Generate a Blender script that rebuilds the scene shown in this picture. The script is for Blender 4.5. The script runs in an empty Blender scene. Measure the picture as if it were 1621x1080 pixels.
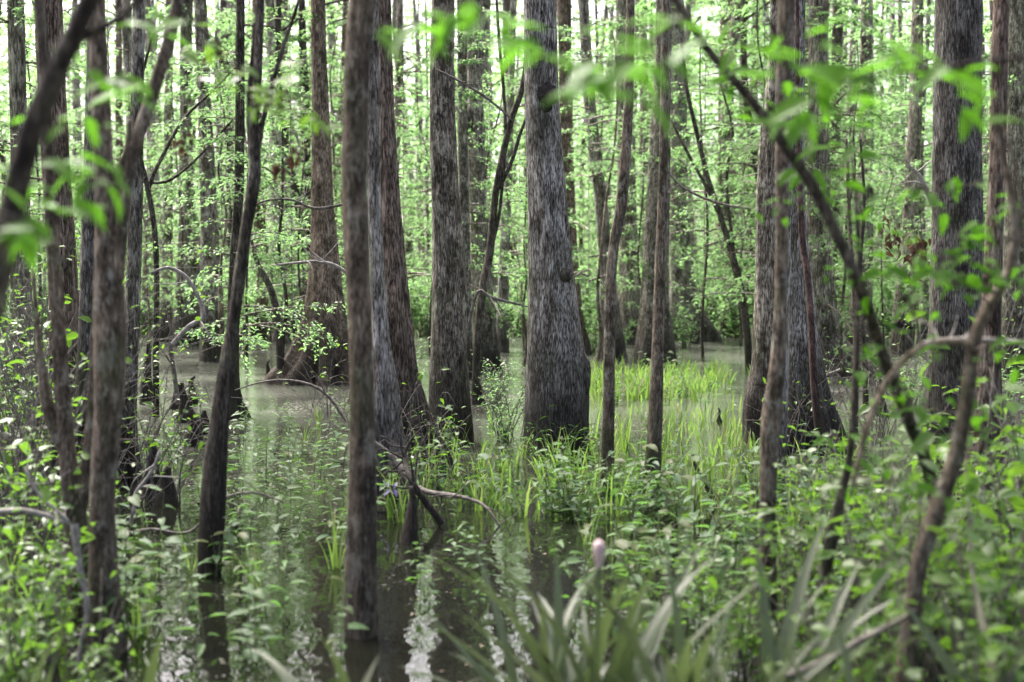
import bpy, math, random, re
import numpy as np
from mathutils import Vector

random.seed(7)
RNG = np.random.default_rng(7)
scene = bpy.context.scene
COL = scene.collection

# ------------------------------------------------------------------ camera model
W, H, F = 1621.0, 1080.0, 2227.0
CAM = np.array((0.0, 0.0, 1.6))
PITCH = math.atan((540 - 440) / F)
FW = np.array((0.0, math.cos(PITCH), -math.sin(PITCH)))
UP = np.array((0.0, math.sin(PITCH), math.cos(PITCH)))

def at(px, py, Y):
    d = FW + UP * ((540 - py) / F) + np.array(((px - W / 2) / F, 0, 0))
    return CAM + d * (Y / d[1])

def depth_of(py):                     # where the ray through row py meets the water
    d = FW + UP * ((540 - py) / F)
    return -CAM[2] / d[2] * d[1]

def row_of(x, y, z):
    p = np.array((x, y, z)) - CAM
    return 540 - F * p.dot(UP) / p.dot(FW)

def col_of(x, y):
    return W / 2 + F * x / y

# ------------------------------------------------------------------ mesh builder
class MB:
    def __init__(s): s.v, s.f, s.n = [], [], 0
    def add(s, v, *faces):
        v = np.asarray(v, dtype=np.float64).reshape(-1, 3)
        for f in faces:
            if len(f): s.f.append(np.asarray(f, dtype=np.int64) + s.n)
        s.v.append(v); s.n += len(v)
    def mesh(s, name, mat, smooth=True):
        me = bpy.data.meshes.new(name)
        v = np.concatenate(s.v)
        tot = np.concatenate([np.full(len(f), f.shape[1]) for f in s.f])
        idx = np.concatenate([f.ravel() for f in s.f])
        me.vertices.add(len(v)); me.vertices.foreach_set('co', v.ravel())
        me.loops.add(len(idx)); me.loops.foreach_set('vertex_index', idx)
        me.polygons.add(len(tot))
        me.polygons.foreach_set('loop_start', np.concatenate(([0], np.cumsum(tot)[:-1])))
        if smooth: me.polygons.foreach_set('use_smooth', np.ones(len(tot), dtype=bool))
        me.update(calc_edges=True); me.validate()
        me.materials.append(mat)
        return me

def link(name, me, parent=None, loc=(0, 0, 0)):
    o = bpy.data.objects.new(name, me); COL.objects.link(o)
    o.parent = parent; o.location = loc
    return o

def empty(name, loc, rz=0.0, sc=1.0):
    o = bpy.data.objects.new(name, None); COL.objects.link(o)
    o.location = loc; o.rotation_euler = (0, 0, rz); o.scale = (sc, sc, sc)
    o.empty_display_size = 0.1
    return o

def tag(o, label, cat, group=None, kind=None):
    if label: o['label'] = label
    if cat: o['category'] = cat
    if group: o['group'] = group
    if kind: o['kind'] = kind
    return o

def unit(a): return a / np.maximum(np.linalg.norm(a, axis=-1, keepdims=True), 1e-9)

def smooth_path(P, step):
    """Catmull-Rom through the rows of P (any number of columns; the first three are the position)."""
    P = np.asarray(P, dtype=float)
    if len(P) < 2: return P
    E = np.vstack((2 * P[0] - P[1], P, 2 * P[-1] - P[-2]))
    out = []
    for i in range(1, len(E) - 2):
        a, b, c, d = E[i - 1], E[i], E[i + 1], E[i + 2]
        n = max(1, int(math.ceil(np.linalg.norm((c - b)[:3]) / step)))
        for k in range(n):
            t = k / n
            out.append(0.5 * (2 * b + (c - a) * t + (2 * a - 5 * b + 4 * c - d) * t * t + (3 * b - a - 3 * c + d) * t ** 3))
    out.append(P[-1])
    return np.array(out)

def tube(mb, path, rad, n=8, disp=None, cap=True):
    path = np.asarray(path, dtype=float); rad = np.broadcast_to(np.asarray(rad, dtype=float), (len(path),))
    T = unit(np.gradient(path, axis=0))
    ref = np.array((1.0, 0.0, 0.0)) if abs(T[0][0]) < 0.8 else np.array((0.0, 1.0, 0.0))
    th = np.arange(n) * 2 * math.pi / n
    V = np.empty((len(path), n, 3))
    for i in range(len(path)):
        a = ref - T[i] * ref.dot(T[i]); a /= max(np.linalg.norm(a), 1e-9); b = np.cross(T[i], a); ref = a
        r = rad[i] if disp is None else rad[i] * disp(th, path[i], i)
        V[i] = path[i] + (np.cos(th) * r)[:, None] * a + (np.sin(th) * r)[:, None] * b if disp is not None else path[i] + rad[i] * (np.cos(th)[:, None] * a + np.sin(th)[:, None] * b)
    m = len(path)
    i, j = np.meshgrid(np.arange(m - 1), np.arange(n), indexing='ij')
    q = np.stack((i * n + j, i * n + (j + 1) % n, (i + 1) * n + (j + 1) % n, (i + 1) * n + j), -1).reshape(-1, 4)
    v = V.reshape(-1, 3)
    if cap:
        v = np.vstack((v, path[-1] + T[-1] * rad[-1] * 0.6))
        k = np.arange(n); tri = np.stack(((m - 1) * n + k, (m - 1) * n + (k + 1) % n, np.full(n, m * n)), -1)
        mb.add(v, q, tri)
    else: mb.add(v, q)

# leaf outlines: (along, side, lift)
DIAMOND = (np.array([(0, 0, 0), (.42, -.5, .10), (1, 0, -.10), (.42, .5, .10)]), [np.array([(0, 1, 2), (0, 2, 3)])])
def _ovate(base_back):
    v = [(0, 0, 0), (.33, 0, -.02), (.68, 0, -.07), (1, 0, -.2)]
    v += [(base_back, -.30, .05), (.30, -.5, .08), (.66, -.33, .0)]
    v += [(base_back, .30, .05), (.30, .5, .08), (.66, .33, .0)]
    q = np.array([(0, 4, 5, 1), (1, 5, 6, 2), (0, 1, 8, 7), (1, 2, 9, 8)]); t = np.array([(2, 6, 3), (2, 3, 9)])
    return (np.array(v, dtype=float), [q, t])
OVATE, HEART = _ovate(.08), _ovate(-.13)

def add_leaves(mb, P, D, N, L, Wd, shape):
    P, D, N = (np.asarray(a, dtype=float) for a in (P, D, N))
    D = unit(D); S = unit(np.cross(D, N)); N = np.cross(S, D)
    tv, tf = shape
    L = np.broadcast_to(L, (len(P),))[:, None, None]; Wd = np.broadcast_to(Wd, (len(P),))[:, None, None]
    V = P[:, None] + D[:, None] * tv[None, :, :1] * L + S[:, None] * tv[None, :, 1:2] * Wd + N[:, None] * tv[None, :, 2:] * L
    base = (np.arange(len(P)) * len(tv))[:, None, None]
    mb.add(V.reshape(-1, 3), *[(f[None] + base).reshape(-1, f.shape[1]) for f in tf])

def add_blade(mb, base, azim, length, width, lean, droop, fold=0.25, seg=7, twist=0.0):
    """A strap leaf: three points across, arching over along its length."""
    t = np.linspace(0, 1, seg + 1)
    ang = lean + droop * t ** 1.6
    ds = length / seg
    out = np.concatenate(([0], np.cumsum(np.sin(ang[:-1]) * ds))); up = np.concatenate(([0], np.cumsum(np.cos(ang[:-1]) * ds)))
    h = np.array((math.cos(azim), math.sin(azim), 0.0))
    C = np.asarray(base)[None] + out[:, None] * h + up[:, None] * np.array((0, 0, 1.0))
    side = np.array((-math.sin(azim + twist), math.cos(azim + twist), 0.0))
    nrm = -np.cos(ang)[:, None] * h + np.sin(ang)[:, None] * np.array((0, 0, 1.0))
    w = width * np.minimum(1, (0.55 + 1.4 * t)) * np.clip(1.0 - t ** 2.6, 0.03, 1) * 0.5
    V = np.stack((C - side * w[:, None] + nrm * (w * fold)[:, None], C, C + side * w[:, None] + nrm * (w * fold)[:, None]), 1).reshape(-1, 3)
    i = np.arange(seg)[:, None] * 3
    q = np.concatenate((i + np.array([[0, 1, 4, 3]]), i + np.array([[1, 2, 5, 4]])))
    mb.add(V, q)

# ------------------------------------------------------------------ materials
def mat(name):
    m = bpy.data.materials.new(name); m.use_nodes = True
    nt = m.node_tree; nt.nodes.clear()
    return m, nt, nt.nodes, nt.links

def node(nt, t, **k):
    n = nt.nodes.new(t)
    for a, b in k.items():
        if a.startswith('i_'):
            key = a[2:]; n.inputs[int(key) if key.isdigit() else key.replace('_', ' ')].default_value = b
        else: setattr(n, a, b)
    return n

def ramp(nt, stops):
    r = nt.nodes.new('ShaderNodeValToRGB'); e = r.color_ramp.elements
    while len(e) < len(stops): e.new(0.5)
    for x, (p, c) in zip(e, stops):
        x.position = p; x.color = (*c, 1) if len(c) == 3 else c
    return r

def mixc(nt, fac, a, b, mode='MIX'):
    m = nt.nodes.new('ShaderNodeMix'); m.data_type = 'RGBA'; m.blend_type = mode
    for sock, v in ((m.inputs[0], fac), (m.inputs[6], a), (m.inputs[7], b)):
        if hasattr(v, 'is_linked'): nt.links.new(v, sock)
        elif isinstance(v, (int, float)): sock.default_value = v
        else: sock.default_value = (*v, 1)
    return m.outputs[2]

def math_(nt, op, a, b=None, c=None, clamp=False):
    m = nt.nodes.new('ShaderNodeMath'); m.operation = op; m.use_clamp = clamp
    for s, v in zip(m.inputs, (a, b, c)):
        if v is None: continue
        if hasattr(v, 'is_linked'): nt.links.new(v, s)
        else: s.default_value = v
    return m.outputs[0]

def bark(name, dark, mid, pale, lichen, lichen_amt=.5, moss_amt=.4, ridge=1.0, freq=1.0, stain=.75):
    """Furrowed bark: ridges and furrows, lichen blotches, moss low down, a water stain near the waterline."""
    m, nt, N, L = mat(name)
    tc = node(nt, 'ShaderNodeTexCoord'); oi = node(nt, 'ShaderNodeObjectInfo')
    off = node(nt, 'ShaderNodeVectorMath', operation='SCALE'); off.inputs[0].default_value = (37, 91, 53); L.new(oi.outputs['Random'], off.inputs['Scale'])
    add = node(nt, 'ShaderNodeVectorMath', operation='ADD'); L.new(tc.outputs['Object'], add.inputs[0]); L.new(off.outputs[0], add.inputs[1])
    def mp(sx, sy, sz):
        k = node(nt, 'ShaderNodeMapping'); k.inputs['Scale'].default_value = (sx * freq, sy * freq, sz * freq); L.new(add.outputs[0], k.inputs[0]); return k.outputs[0]
    warp = node(nt, 'ShaderNodeTexNoise', i_Scale=1.0, i_Detail=3.0); L.new(mp(7, 7, 5), warp.inputs['Vector'])
    wv = node(nt, 'ShaderNodeVectorMath', operation='MULTIPLY_ADD'); L.new(warp.outputs['Color'], wv.inputs[0]); wv.inputs[1].default_value = (1.1, 1.1, .5)
    L.new(mp(48, 48, 8.5), wv.inputs[2])
    vo = node(nt, 'ShaderNodeTexVoronoi', feature='DISTANCE_TO_EDGE', i_Scale=1.0); L.new(wv.outputs[0], vo.inputs['Vector'])
    fine = node(nt, 'ShaderNodeTexNoise', i_Scale=1.0, i_Detail=8.0, i_Roughness=.7); L.new(mp(60, 60, 16), fine.inputs['Vector'])
    r1 = ramp(nt, [(0.0, (0, 0, 0)), (.10, (.35,) * 3), (.38, (1, 1, 1))]); L.new(vo.outputs['Distance'], r1.inputs[0])
    rn = node(nt, 'ShaderNodeTexNoise', i_Scale=1.0, i_Detail=5.0, i_Roughness=.62, i_Distortion=.5); L.new(mp(30, 30, 3.0), rn.inputs['Vector'])
    rid = math_(nt, 'MULTIPLY', math_(nt, 'ABSOLUTE', math_(nt, 'SUBTRACT', rn.outputs[0], .5)), 6.0, clamp=True)      # long wandering furrows
    cell = math_(nt, 'MULTIPLY_ADD', r1.outputs[0], .38 * ridge, math_(nt, 'MULTIPLY', rid, .50 * ridge))
    h = math_(nt, 'MULTIPLY_ADD', fine.outputs[0], .85, cell)
    h = math_(nt, 'SUBTRACT', h, .20)
    rc = ramp(nt, [(.26, tuple(c * .7 for c in dark)), (.47, mid), (.80, tuple(min(c * 1.25, .6) for c in pale))]); L.new(h, rc.inputs[0])
    big = node(nt, 'ShaderNodeTexNoise', i_Scale=1.0, i_Detail=6.0, i_Roughness=.65); L.new(mp(6, 6, 3.0), big.inputs['Vector'])
    rb = ramp(nt, [(.37, (.27, .24, .21)), (.49, (.82, .80, .77)), (.62, (1.42, 1.40, 1.37))]); L.new(big.outputs[0], rb.inputs[0])
    col = mixc(nt, 1.0, rc.outputs[0], rb.outputs[0], 'MULTIPLY')
    ln = node(nt, 'ShaderNodeTexNoise', i_Scale=1.0, i_Detail=9.0, i_Roughness=.75); L.new(mp(9, 9, 5.5), ln.inputs['Vector'])
    rl = ramp(nt, [(.53, (0, 0, 0)), (.60, (1, 1, 1))]); L.new(ln.outputs[0], rl.inputs[0])
    lf = math_(nt, 'MULTIPLY', math_(nt, 'MULTIPLY', rl.outputs[0], lichen_amt), math_(nt, 'MULTIPLY_ADD', h, .9, .2), clamp=True)
    col = mixc(nt, lf, col, lichen)
    sep = node(nt, 'ShaderNodeSeparateXYZ'); L.new(tc.outputs['Object'], sep.inputs[0])
    mn = node(nt, 'ShaderNodeTexNoise', i_Scale=1.0, i_Detail=7.0, i_Roughness=.7); L.new(mp(3.2, 3.2, 1.7), mn.inputs['Vector'])
    rm = ramp(nt, [(.50, (0, 0, 0)), (.64, (1, 1, 1))]); L.new(mn.outputs[0], rm.inputs[0])
    mz = node(nt, 'ShaderNodeMapRange', i_1=.2, i_2=3.5, i_3=1.0, i_4=.3); L.new(sep.outputs[2], mz.inputs[0])
    mf = math_(nt, 'MULTIPLY', math_(nt, 'MULTIPLY', rm.outputs[0], mz.outputs[0]), moss_amt, clamp=True)
    col = mixc(nt, mf, col, (.050, .062, .018))
    sz = math_(nt, 'MULTIPLY_ADD', big.outputs[0], -.9, math_(nt, 'ADD', sep.outputs[2], .45))
    sr = node(nt, 'ShaderNodeMapRange', i_1=.28, i_2=1.25, i_3=stain, i_4=0.0); L.new(sz, sr.inputs[0])
    col = mixc(nt, sr.outputs[0], col, (.016, .013, .010))
    tint = node(nt, 'ShaderNodeMapRange', i_3=.82, i_4=1.18); L.new(oi.outputs['Random'], tint.inputs[0])
    hs = node(nt, 'ShaderNodeHueSaturation', i_Saturation=.95); L.new(col, hs.inputs['Color']); L.new(tint.outputs[0], hs.inputs['Value'])
    b = node(nt, 'ShaderNodeBsdfPrincipled', i_Roughness=.85); b.inputs['Specular IOR Level'].default_value = .3
    L.new(hs.outputs[0], b.inputs['Base Color'])
    bp = node(nt, 'ShaderNodeBump', i_Strength=.9, i_Distance=.016 * ridge); L.new(h, bp.inputs['Height']); L.new(bp.outputs[0], b.inputs['Normal'])
    o = node(nt, 'ShaderNodeOutputMaterial'); L.new(b.outputs[0], o.inputs[0])
    return m

def leaf(name, c1, c2, back, tr=.45, rough=.42, spec=.5, dead=None):
    m, nt, N, L = mat(name)
    g = node(nt, 'ShaderNodeNewGeometry'); oi = node(nt, 'ShaderNodeObjectInfo')
    f = math_(nt, 'MULTIPLY_ADD', oi.outputs['Random'], .35, math_(nt, 'MULTIPLY', g.outputs['Random Per Island'], .8))
    stops = [(.05, c1), (.95, c2)]
    if dead: stops = [(.05, c1), (.82, c2), (.93, dead)]
    r = ramp(nt, stops); L.new(f, r.inputs[0])
    b = node(nt, 'ShaderNodeBsdfPrincipled', i_Roughness=rough); b.inputs['Specular IOR Level'].default_value = spec
    L.new(r.outputs[0], b.inputs['Base Color'])
    t = node(nt, 'ShaderNodeBsdfTranslucent')
    L.new(mixc(nt, .75, r.outputs[0], back), t.inputs[0])
    mx = node(nt, 'ShaderNodeMixShader', i_0=tr); L.new(b.outputs[0], mx.inputs[1]); L.new(t.outputs[0], mx.inputs[2])
    o = node(nt, 'ShaderNodeOutputMaterial'); L.new(mx.outputs[0], o.inputs[0])
    return m

def plain(name, c1, c2, rough=.8, scale=12.0, bump=.3):
    m, nt, N, L = mat(name)
    tc = node(nt, 'ShaderNodeTexCoord'); n = node(nt, 'ShaderNodeTexNoise', i_Scale=scale, i_Detail=6.0); L.new(tc.outputs['Object'], n.inputs['Vector'])
    r = ramp(nt, [(.35, c1), (.65, c2)]); L.new(n.outputs[0], r.inputs[0])
    b = node(nt, 'ShaderNodeBsdfPrincipled', i_Roughness=rough); L.new(r.outputs[0], b.inputs['Base Color'])
    bp = node(nt, 'ShaderNodeBump', i_Strength=bump, i_Distance=.01); L.new(n.outputs[0], bp.inputs['Height']); L.new(bp.outputs[0], b.inputs['Normal'])
    o = node(nt, 'ShaderNodeOutputMaterial'); L.new(b.outputs[0], o.inputs[0])
    return m

B = {
    'furrow': bark('furrowed_gray_bark', (0.027, 0.024, 0.021), (0.195, 0.177, 0.156), (0.538, 0.507, 0.455), (0.541, 0.537, 0.466), .65, .85, 1.0, 1.3, .88),
    'furrow_dark': bark('furrowed_dark_bark', (0.014, 0.012, 0.011), (0.101, 0.092, 0.081), (0.280, 0.264, 0.237), (0.281, 0.279, 0.242), .65, .85, 1.0, 1.3, .88),
    'lichen': bark('lichen_gray_bark', (0.030, 0.025, 0.020), (0.157, 0.139, 0.114), (0.388, 0.362, 0.310), (0.567, 0.562, 0.466), .95, .8, .8, 1.25, .85),
    'brown': bark('red_brown_bark', (0.025, 0.017, 0.012), (0.135, 0.096, 0.071), (0.299, 0.239, 0.191), (0.412, 0.388, 0.319), .35, .4, .9, 1.1),
    'pale': bark('pale_gray_bark', (0.056, 0.049, 0.040), (0.299, 0.275, 0.238), (0.627, 0.594, 0.528), (0.639, 0.620, 0.546), .4, .3, .7, 1.1),
    'dark': bark('dark_bark', (0.014, 0.012, 0.010), (0.074, 0.062, 0.049), (0.195, 0.171, 0.138), (0.321, 0.325, 0.262), .4, .5, .7, 1.5),
    'smooth': bark('smooth_mottled_bark', (0.072, 0.055, 0.038), (0.221, 0.178, 0.129), (0.371, 0.320, 0.241), (0.453, 0.440, 0.355), .9, .75, .5, 1.7, .45),
    'far': bark('distant_gray_bark', (0.055, 0.046, 0.039), (0.206, 0.181, 0.151), (0.448, 0.418, 0.363), (0.547, 0.531, 0.455), .6, .35, .8, .7),
}
LF = {
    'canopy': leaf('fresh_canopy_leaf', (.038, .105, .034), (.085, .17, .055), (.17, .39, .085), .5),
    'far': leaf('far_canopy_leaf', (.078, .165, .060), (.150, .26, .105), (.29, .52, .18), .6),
    'broad': leaf('broad_water_leaf', (.026, .072, .030), (.072, .140, .050), (.13, .28, .045), .32, .52, .22, dead=(.06, .08, .022)),
    'narrow': leaf('narrow_water_leaf', (.046, .120, .034), (.095, .20, .052), (.18, .39, .065), .42, .5, .3),
    'shrub': leaf('shrub_leaf', (.040, .10, .024), (.10, .19, .034), (.20, .42, .03), .45, .38, .5),
    'grass': leaf('marsh_grass_blade', (.055, .125, .026), (.135, .235, .050), (.23, .42, .065), .45, .5, .3, dead=(.24, .21, .10)),
    'strap': leaf('strap_leaf_blade', (.038, .066, .028), (.085, .110, .062), (.14, .21, .06), .25, .4, .5, dead=(.22, .17, .11)),
    'near': leaf('near_bright_leaf', (.040, .115, .012), (.080, .185, .020), (.15, .42, .020), .52, .5, .2),
    'dead': leaf('dead_brown_leaf', (.03, .018, .012), (.075, .045, .03), (.14, .08, .04), .25, .7, .2),
    'floating': leaf('floating_leaf', (.035, .045, .022), (.095, .10, .06), (.2, .2, .1), .1, .4, .5, dead=(.16, .09, .05)),
}
M_STEM = plain('green_stem', (.045, .075, .02), (.09, .11, .04), .6)
M_TWIG = plain('bare_twig', (.06, .05, .042), (.20, .18, .155), .8, 30)
M_PALETWIG = plain('bleached_twig', (.16, .145, .125), (.36, .34, .31), .8, 30)
M_KNOT = plain('charred_knot', (.006, .005, .004), (.035, .028, .022), .9, 40, .8)
M_PINK = plain('pink_bud', (.42, .27, .28), (.56, .46, .44), .5, 30, .05)
M_VIOLET = plain('violet_petal', (.12, .08, .26), (.20, .15, .36), .5, 30, .05)

# ------------------------------------------------------------------ world, sun, camera
SUN_EL, SUN_AZ = math.radians(57), math.radians(-32)      # azimuth measured from +Y towards +X
w = bpy.data.worlds.new('World'); scene.world = w; w.use_nodes = True
nt = w.node_tree; nt.nodes.clear()
sky = nt.nodes.new('ShaderNodeTexSky'); sky.sky_type = 'NISHITA'; sky.sun_disc = False
sky.sun_elevation = SUN_EL; sky.sun_rotation = SUN_AZ; sky.air_density = .28; sky.dust_density = 7.0; sky.ozone_density = .25
bg = nt.nodes.new('ShaderNodeBackground'); bg.inputs[1].default_value = .15
out = nt.nodes.new('ShaderNodeOutputWorld'); nt.links.new(sky.outputs[0], bg.inputs[0]); nt.links.new(bg.outputs[0], out.inputs[0])
sl = bpy.data.lights.new('sun', 'SUN'); sl.energy = 1.5; sl.angle = math.radians(12); sl.color = (1, .985, .96)
so = bpy.data.objects.new('sun', sl); COL.objects.link(so)
sdir = Vector((math.sin(SUN_AZ) * math.cos(SUN_EL), math.cos(SUN_AZ) * math.cos(SUN_EL), math.sin(SUN_EL)))
so.rotation_euler = sdir.to_track_quat('Z', 'Y').to_euler(); so.location = (0, 0, 30)
cam = bpy.data.cameras.new('camera'); co = bpy.data.objects.new('camera', cam); COL.objects.link(co)
cam.sensor_width = 36; cam.lens = 36 * F / W; cam.clip_end = 1000; cam.clip_start = .05
co.location = CAM; co.rotation_euler = (math.pi / 2 - PITCH, 0, 0)
cam.dof.use_dof = True; cam.dof.focus_distance = 13.2; cam.dof.aperture_fstop = cam.lens / 1000 / .029; cam.dof.aperture_blades = 0
scene.camera = co
scene.view_settings.view_transform = 'Standard'; scene.view_settings.look = 'None'
scene.view_settings.exposure = 2.5; scene.view_settings.gamma = 1.0
scene.cycles.max_bounces = 8; scene.cycles.transparent_max_bounces = 4
scene.cycles.caustics_reflective = False; scene.cycles.caustics_refractive = False

# ------------------------------------------------------------------ ground and water
def sines(seed, n=7, f0=.05, f1=.9):
    r = np.random.default_rng(seed)
    k = r.uniform(f0, f1, n); a = r.uniform(0, 2 * math.pi, n); p = r.uniform(0, 6.28, n); am = 1 / (1 + 3 * k)
    return lambda x, y: sum(am[i] * np.sin(k[i] * (np.cos(a[i]) * x + np.sin(a[i]) * y) * 6.28 + p[i]) for i in range(n)) / am.sum()
hum = sines(3)
def ground_z(x, y):
    x = np.asarray(x, float); y = np.asarray(y, float)
    z = -.32 + .12 * hum(x, y)
    edge = 35 + 4 * hum(x * .12 + 40, y * .05) - np.clip((x - 5) * .15, -3, 3)
    far = np.clip((y - edge) / 5, 0, 1); z = z + far * (.42 + .10 * hum(x * 2, y * 2))
    near = np.clip((4.9 + .5 * hum(x * 1.5, y) + .25 * np.clip(x, -3, 3) - y) / 1.6, 0, 1)
    return z + near * (.42 + .06 * hum(x * 5, y * 5))
def axis(lo, hi, fine_lo, fine_hi, fs, cs):
    a = np.arange(lo, fine_lo, cs); b = np.arange(fine_lo, fine_hi, fs); c = np.arange(fine_hi, hi + cs, cs)
    return np.concatenate((a, b, c))
gx, gy = axis(-240, 240, -26, 26, .4, 9), axis(-60, 320, -2, 62, .4, 9)
X, Y = np.meshgrid(gx, gy); mb = MB()
ny, nx = X.shape; i, j = np.meshgrid(np.arange(ny - 1), np.arange(nx - 1), indexing='ij')
mb.add(np.stack((X, Y, ground_z(X, Y)), -1).reshape(-1, 3), np.stack((i * nx + j, i * nx + j + 1, (i + 1) * nx + j + 1, (i + 1) * nx + j), -1).reshape(-1, 4))
m, nt, N_, L_ = mat('swamp_mud')
tc = node(nt, 'ShaderNodeTexCoord'); n1 = node(nt, 'ShaderNodeTexNoise', i_Scale=1.3, i_Detail=8.0); n2 = node(nt, 'ShaderNodeTexNoise', i_Scale=14.0, i_Detail=8.0)
L_.new(tc.outputs['Object'], n1.inputs[0]); L_.new(tc.outputs['Object'], n2.inputs[0])
r1 = ramp(nt, [(.40, (.030, .024, .016)), (.52, (.060, .048, .030)), (.66, (.045, .062, .020))]); L_.new(n1.outputs[0], r1.inputs[0])
r2 = ramp(nt, [(.3, (.5,) * 3), (.7, (1.4,) * 3)]); L_.new(n2.outputs[0], r2.inputs[0])
b = node(nt, 'ShaderNodeBsdfPrincipled', i_Roughness=.9); L_.new(mixc(nt, 1.0, r1.outputs[0], r2.outputs[0], 'MULTIPLY'), b.inputs['Base Color'])
bp = node(nt, 'ShaderNodeBump', i_Strength=.6, i_Distance=.03); L_.new(n2.outputs[0], bp.inputs['Height']); L_.new(bp.outputs[0], b.inputs['Normal'])
o = node(nt, 'ShaderNodeOutputMaterial'); L_.new(b.outputs[0], o.inputs[0])
tag(link('ground', mb.mesh('ground', m)), None, None, kind='structure')

m, nt, N_, L_ = mat('murky_water')
tc = node(nt, 'ShaderNodeTexCoord')
n1 = node(nt, 'ShaderNodeTexNoise', i_Scale=.35, i_Detail=4.0); L_.new(tc.outputs['Object'], n1.inputs[0])
r1 = ramp(nt, [(.35, (.005, .006, .004)), (.65, (.012, .013, .009))]); L_.new(n1.outputs[0], r1.inputs[0])
v = node(nt, 'ShaderNodeTexVoronoi', i_Scale=17.0); L_.new(tc.outputs['Object'], v.inputs['Vector'])     # floating pollen and bits of duckweed
dens = node(nt, 'ShaderNodeTexNoise', i_Scale=.55, i_Detail=5.0, i_Distortion=.8); L_.new(tc.outputs['Object'], dens.inputs[0])
rd = ramp(nt, [(.44, (0, 0, 0)), (.66, (1, 1, 1))]); L_.new(dens.outputs[0], rd.inputs[0])
spy = node(nt, 'ShaderNodeSeparateXYZ'); L_.new(tc.outputs['Object'], spy.inputs[0])
far_ = node(nt, 'ShaderNodeMapRange', i_1=7.0, i_2=13.0, i_3=.08, i_4=.30); L_.new(spy.outputs[1], far_.inputs[0])
lim = math_(nt, 'MULTIPLY', rd.outputs[0], far_.outputs[0])
speck = math_(nt, 'LESS_THAN', v.outputs['Distance'], lim)
col = mixc(nt, math_(nt, 'MULTIPLY', speck, .85), r1.outputs[0], (.22, .23, .17))
sp = node(nt, 'ShaderNodeSeparateXYZ'); L_.new(tc.outputs['Object'], sp.inputs[0])
fm = node(nt, 'ShaderNodeMapRange', i_1=9.0, i_2=17.0, i_3=0.0, i_4=1.0); L_.new(sp.outputs[1], fm.inputs[0])      # silt and pollen film on the open pool
fn = node(nt, 'ShaderNodeTexNoise', i_Scale=.5, i_Detail=5.0, i_Roughness=.6); L_.new(tc.outputs['Object'], fn.inputs[0])
fr = ramp(nt, [(.30, (.25,) * 3), (.62, (1, 1, 1))]); L_.new(fn.outputs[0], fr.inputs[0])
film = math_(nt, 'MULTIPLY', fm.outputs[0], fr.outputs[0])
col = mixc(nt, film, col, (.098, .106, .086))
b = node(nt, 'ShaderNodeBsdfPrincipled', i_IOR=1.333); L_.new(col, b.inputs['Base Color'])
L_.new(math_(nt, 'MULTIPLY_ADD', film, .16, math_(nt, 'MULTIPLY_ADD', speck, .5, .015)), b.inputs['Roughness'])
rip = node(nt, 'ShaderNodeTexNoise', i_Scale=3.4, i_Detail=3.0); L_.new(tc.outputs['Object'], rip.inputs[0])
bp = node(nt, 'ShaderNodeBump', i_Strength=.13, i_Distance=.05); L_.new(rip.outputs[0], bp.inputs['Height']); L_.new(bp.outputs[0], b.inputs['Normal'])
o = node(nt, 'ShaderNodeOutputMaterial'); L_.new(b.outputs[0], o.inputs[0])
mb = MB(); mb.add([(-240, -60, 0), (240, -60, 0), (240, 320, 0), (-240, 320, 0)], np.array([(0, 1, 2, 3)]))
tag(link('water', mb.mesh('water', m, False)), None, None, kind='structure')

# ------------------------------------------------------------------ trunks
def lumps(seed, flute=0.0, hf=.8, lobes=5, rough=.05):
    r = np.random.default_rng(seed); ph = r.uniform(0, 6.28, 12); k = r.integers(1, 6, 5); kz = r.uniform(.5, 3.2, 5)
    def d(th, p, i):
        z = max(p[2], 0)
        e = flute * math.exp(-(z / hf) ** 1.3)
        base = 1 + e * (np.abs(np.sin(th * lobes / 2 + ph[0] + .3 * np.sin(th + ph[1]))) ** .8 - .45) + e * .35 * np.sin(3 * th + ph[2])
        for q in range(5): base = base + rough * .55 * np.sin(k[q] * th + kz[q] * p[2] + ph[3 + q]) * (1 if q < 3 else .6)
        base = base + rough * .25 * np.sin(11 * th + 9 * p[2] + ph[9]) + rough * .2 * np.sin(17 * th - 14 * p[2] + ph[10])
        return base
    return d

def px_path(knots, Y, dY=None):
    """(px, py, width px[, Y]) from the base up -> world x, y, z, radius."""
    P = []
    for k in knots:
        y = k[3] if len(k) > 3 else Y
        p = at(k[0], k[1], y); P.append((*p, k[2] / 2 / F * (p - CAM).dot(FW)))
    return np.array(P)

def trunk_mesh(name, P, root, m, n=24, step=.12, seed=1, flute=0., hf=.8, lobes=5, rough=.05, top=None, under=True):
    P = np.array(P, float)
    if under:
        d0 = P[0].copy(); dirn = (P[0] - P[1]) / max(P[1][2] - P[0][2], .05)
        d0[:3] += np.clip(dirn[:3] * .45, -.25, .25) * np.array((1, 1, 0)); d0[2] = P[0][2] - .45; d0[3] *= 1.12
        P = np.vstack((d0, P))
    if top:
        a, b = P[-2], P[-1]; s = (b - a)[:3] / max(b[2] - a[2], .1); s = np.clip(s, -.35, .35); z0 = b[2]
        for q in (.33, .66, 1.0):
            z = z0 + (top - z0) * q
            P = np.vstack((P, (*(b[:2] + s[:2] * (z - z0) * (1 - .45 * q)), z, b[3] * (1 - .62 * q))))
    S = smooth_path(P, step); S[:, :3] -= np.asarray(root)[None]
    mb = MB(); tube(mb, S[:, :3], np.maximum(S[:, 3], .003), n, lumps(seed, flute, hf, lobes, rough))
    return mb.mesh(name, m), S

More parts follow.
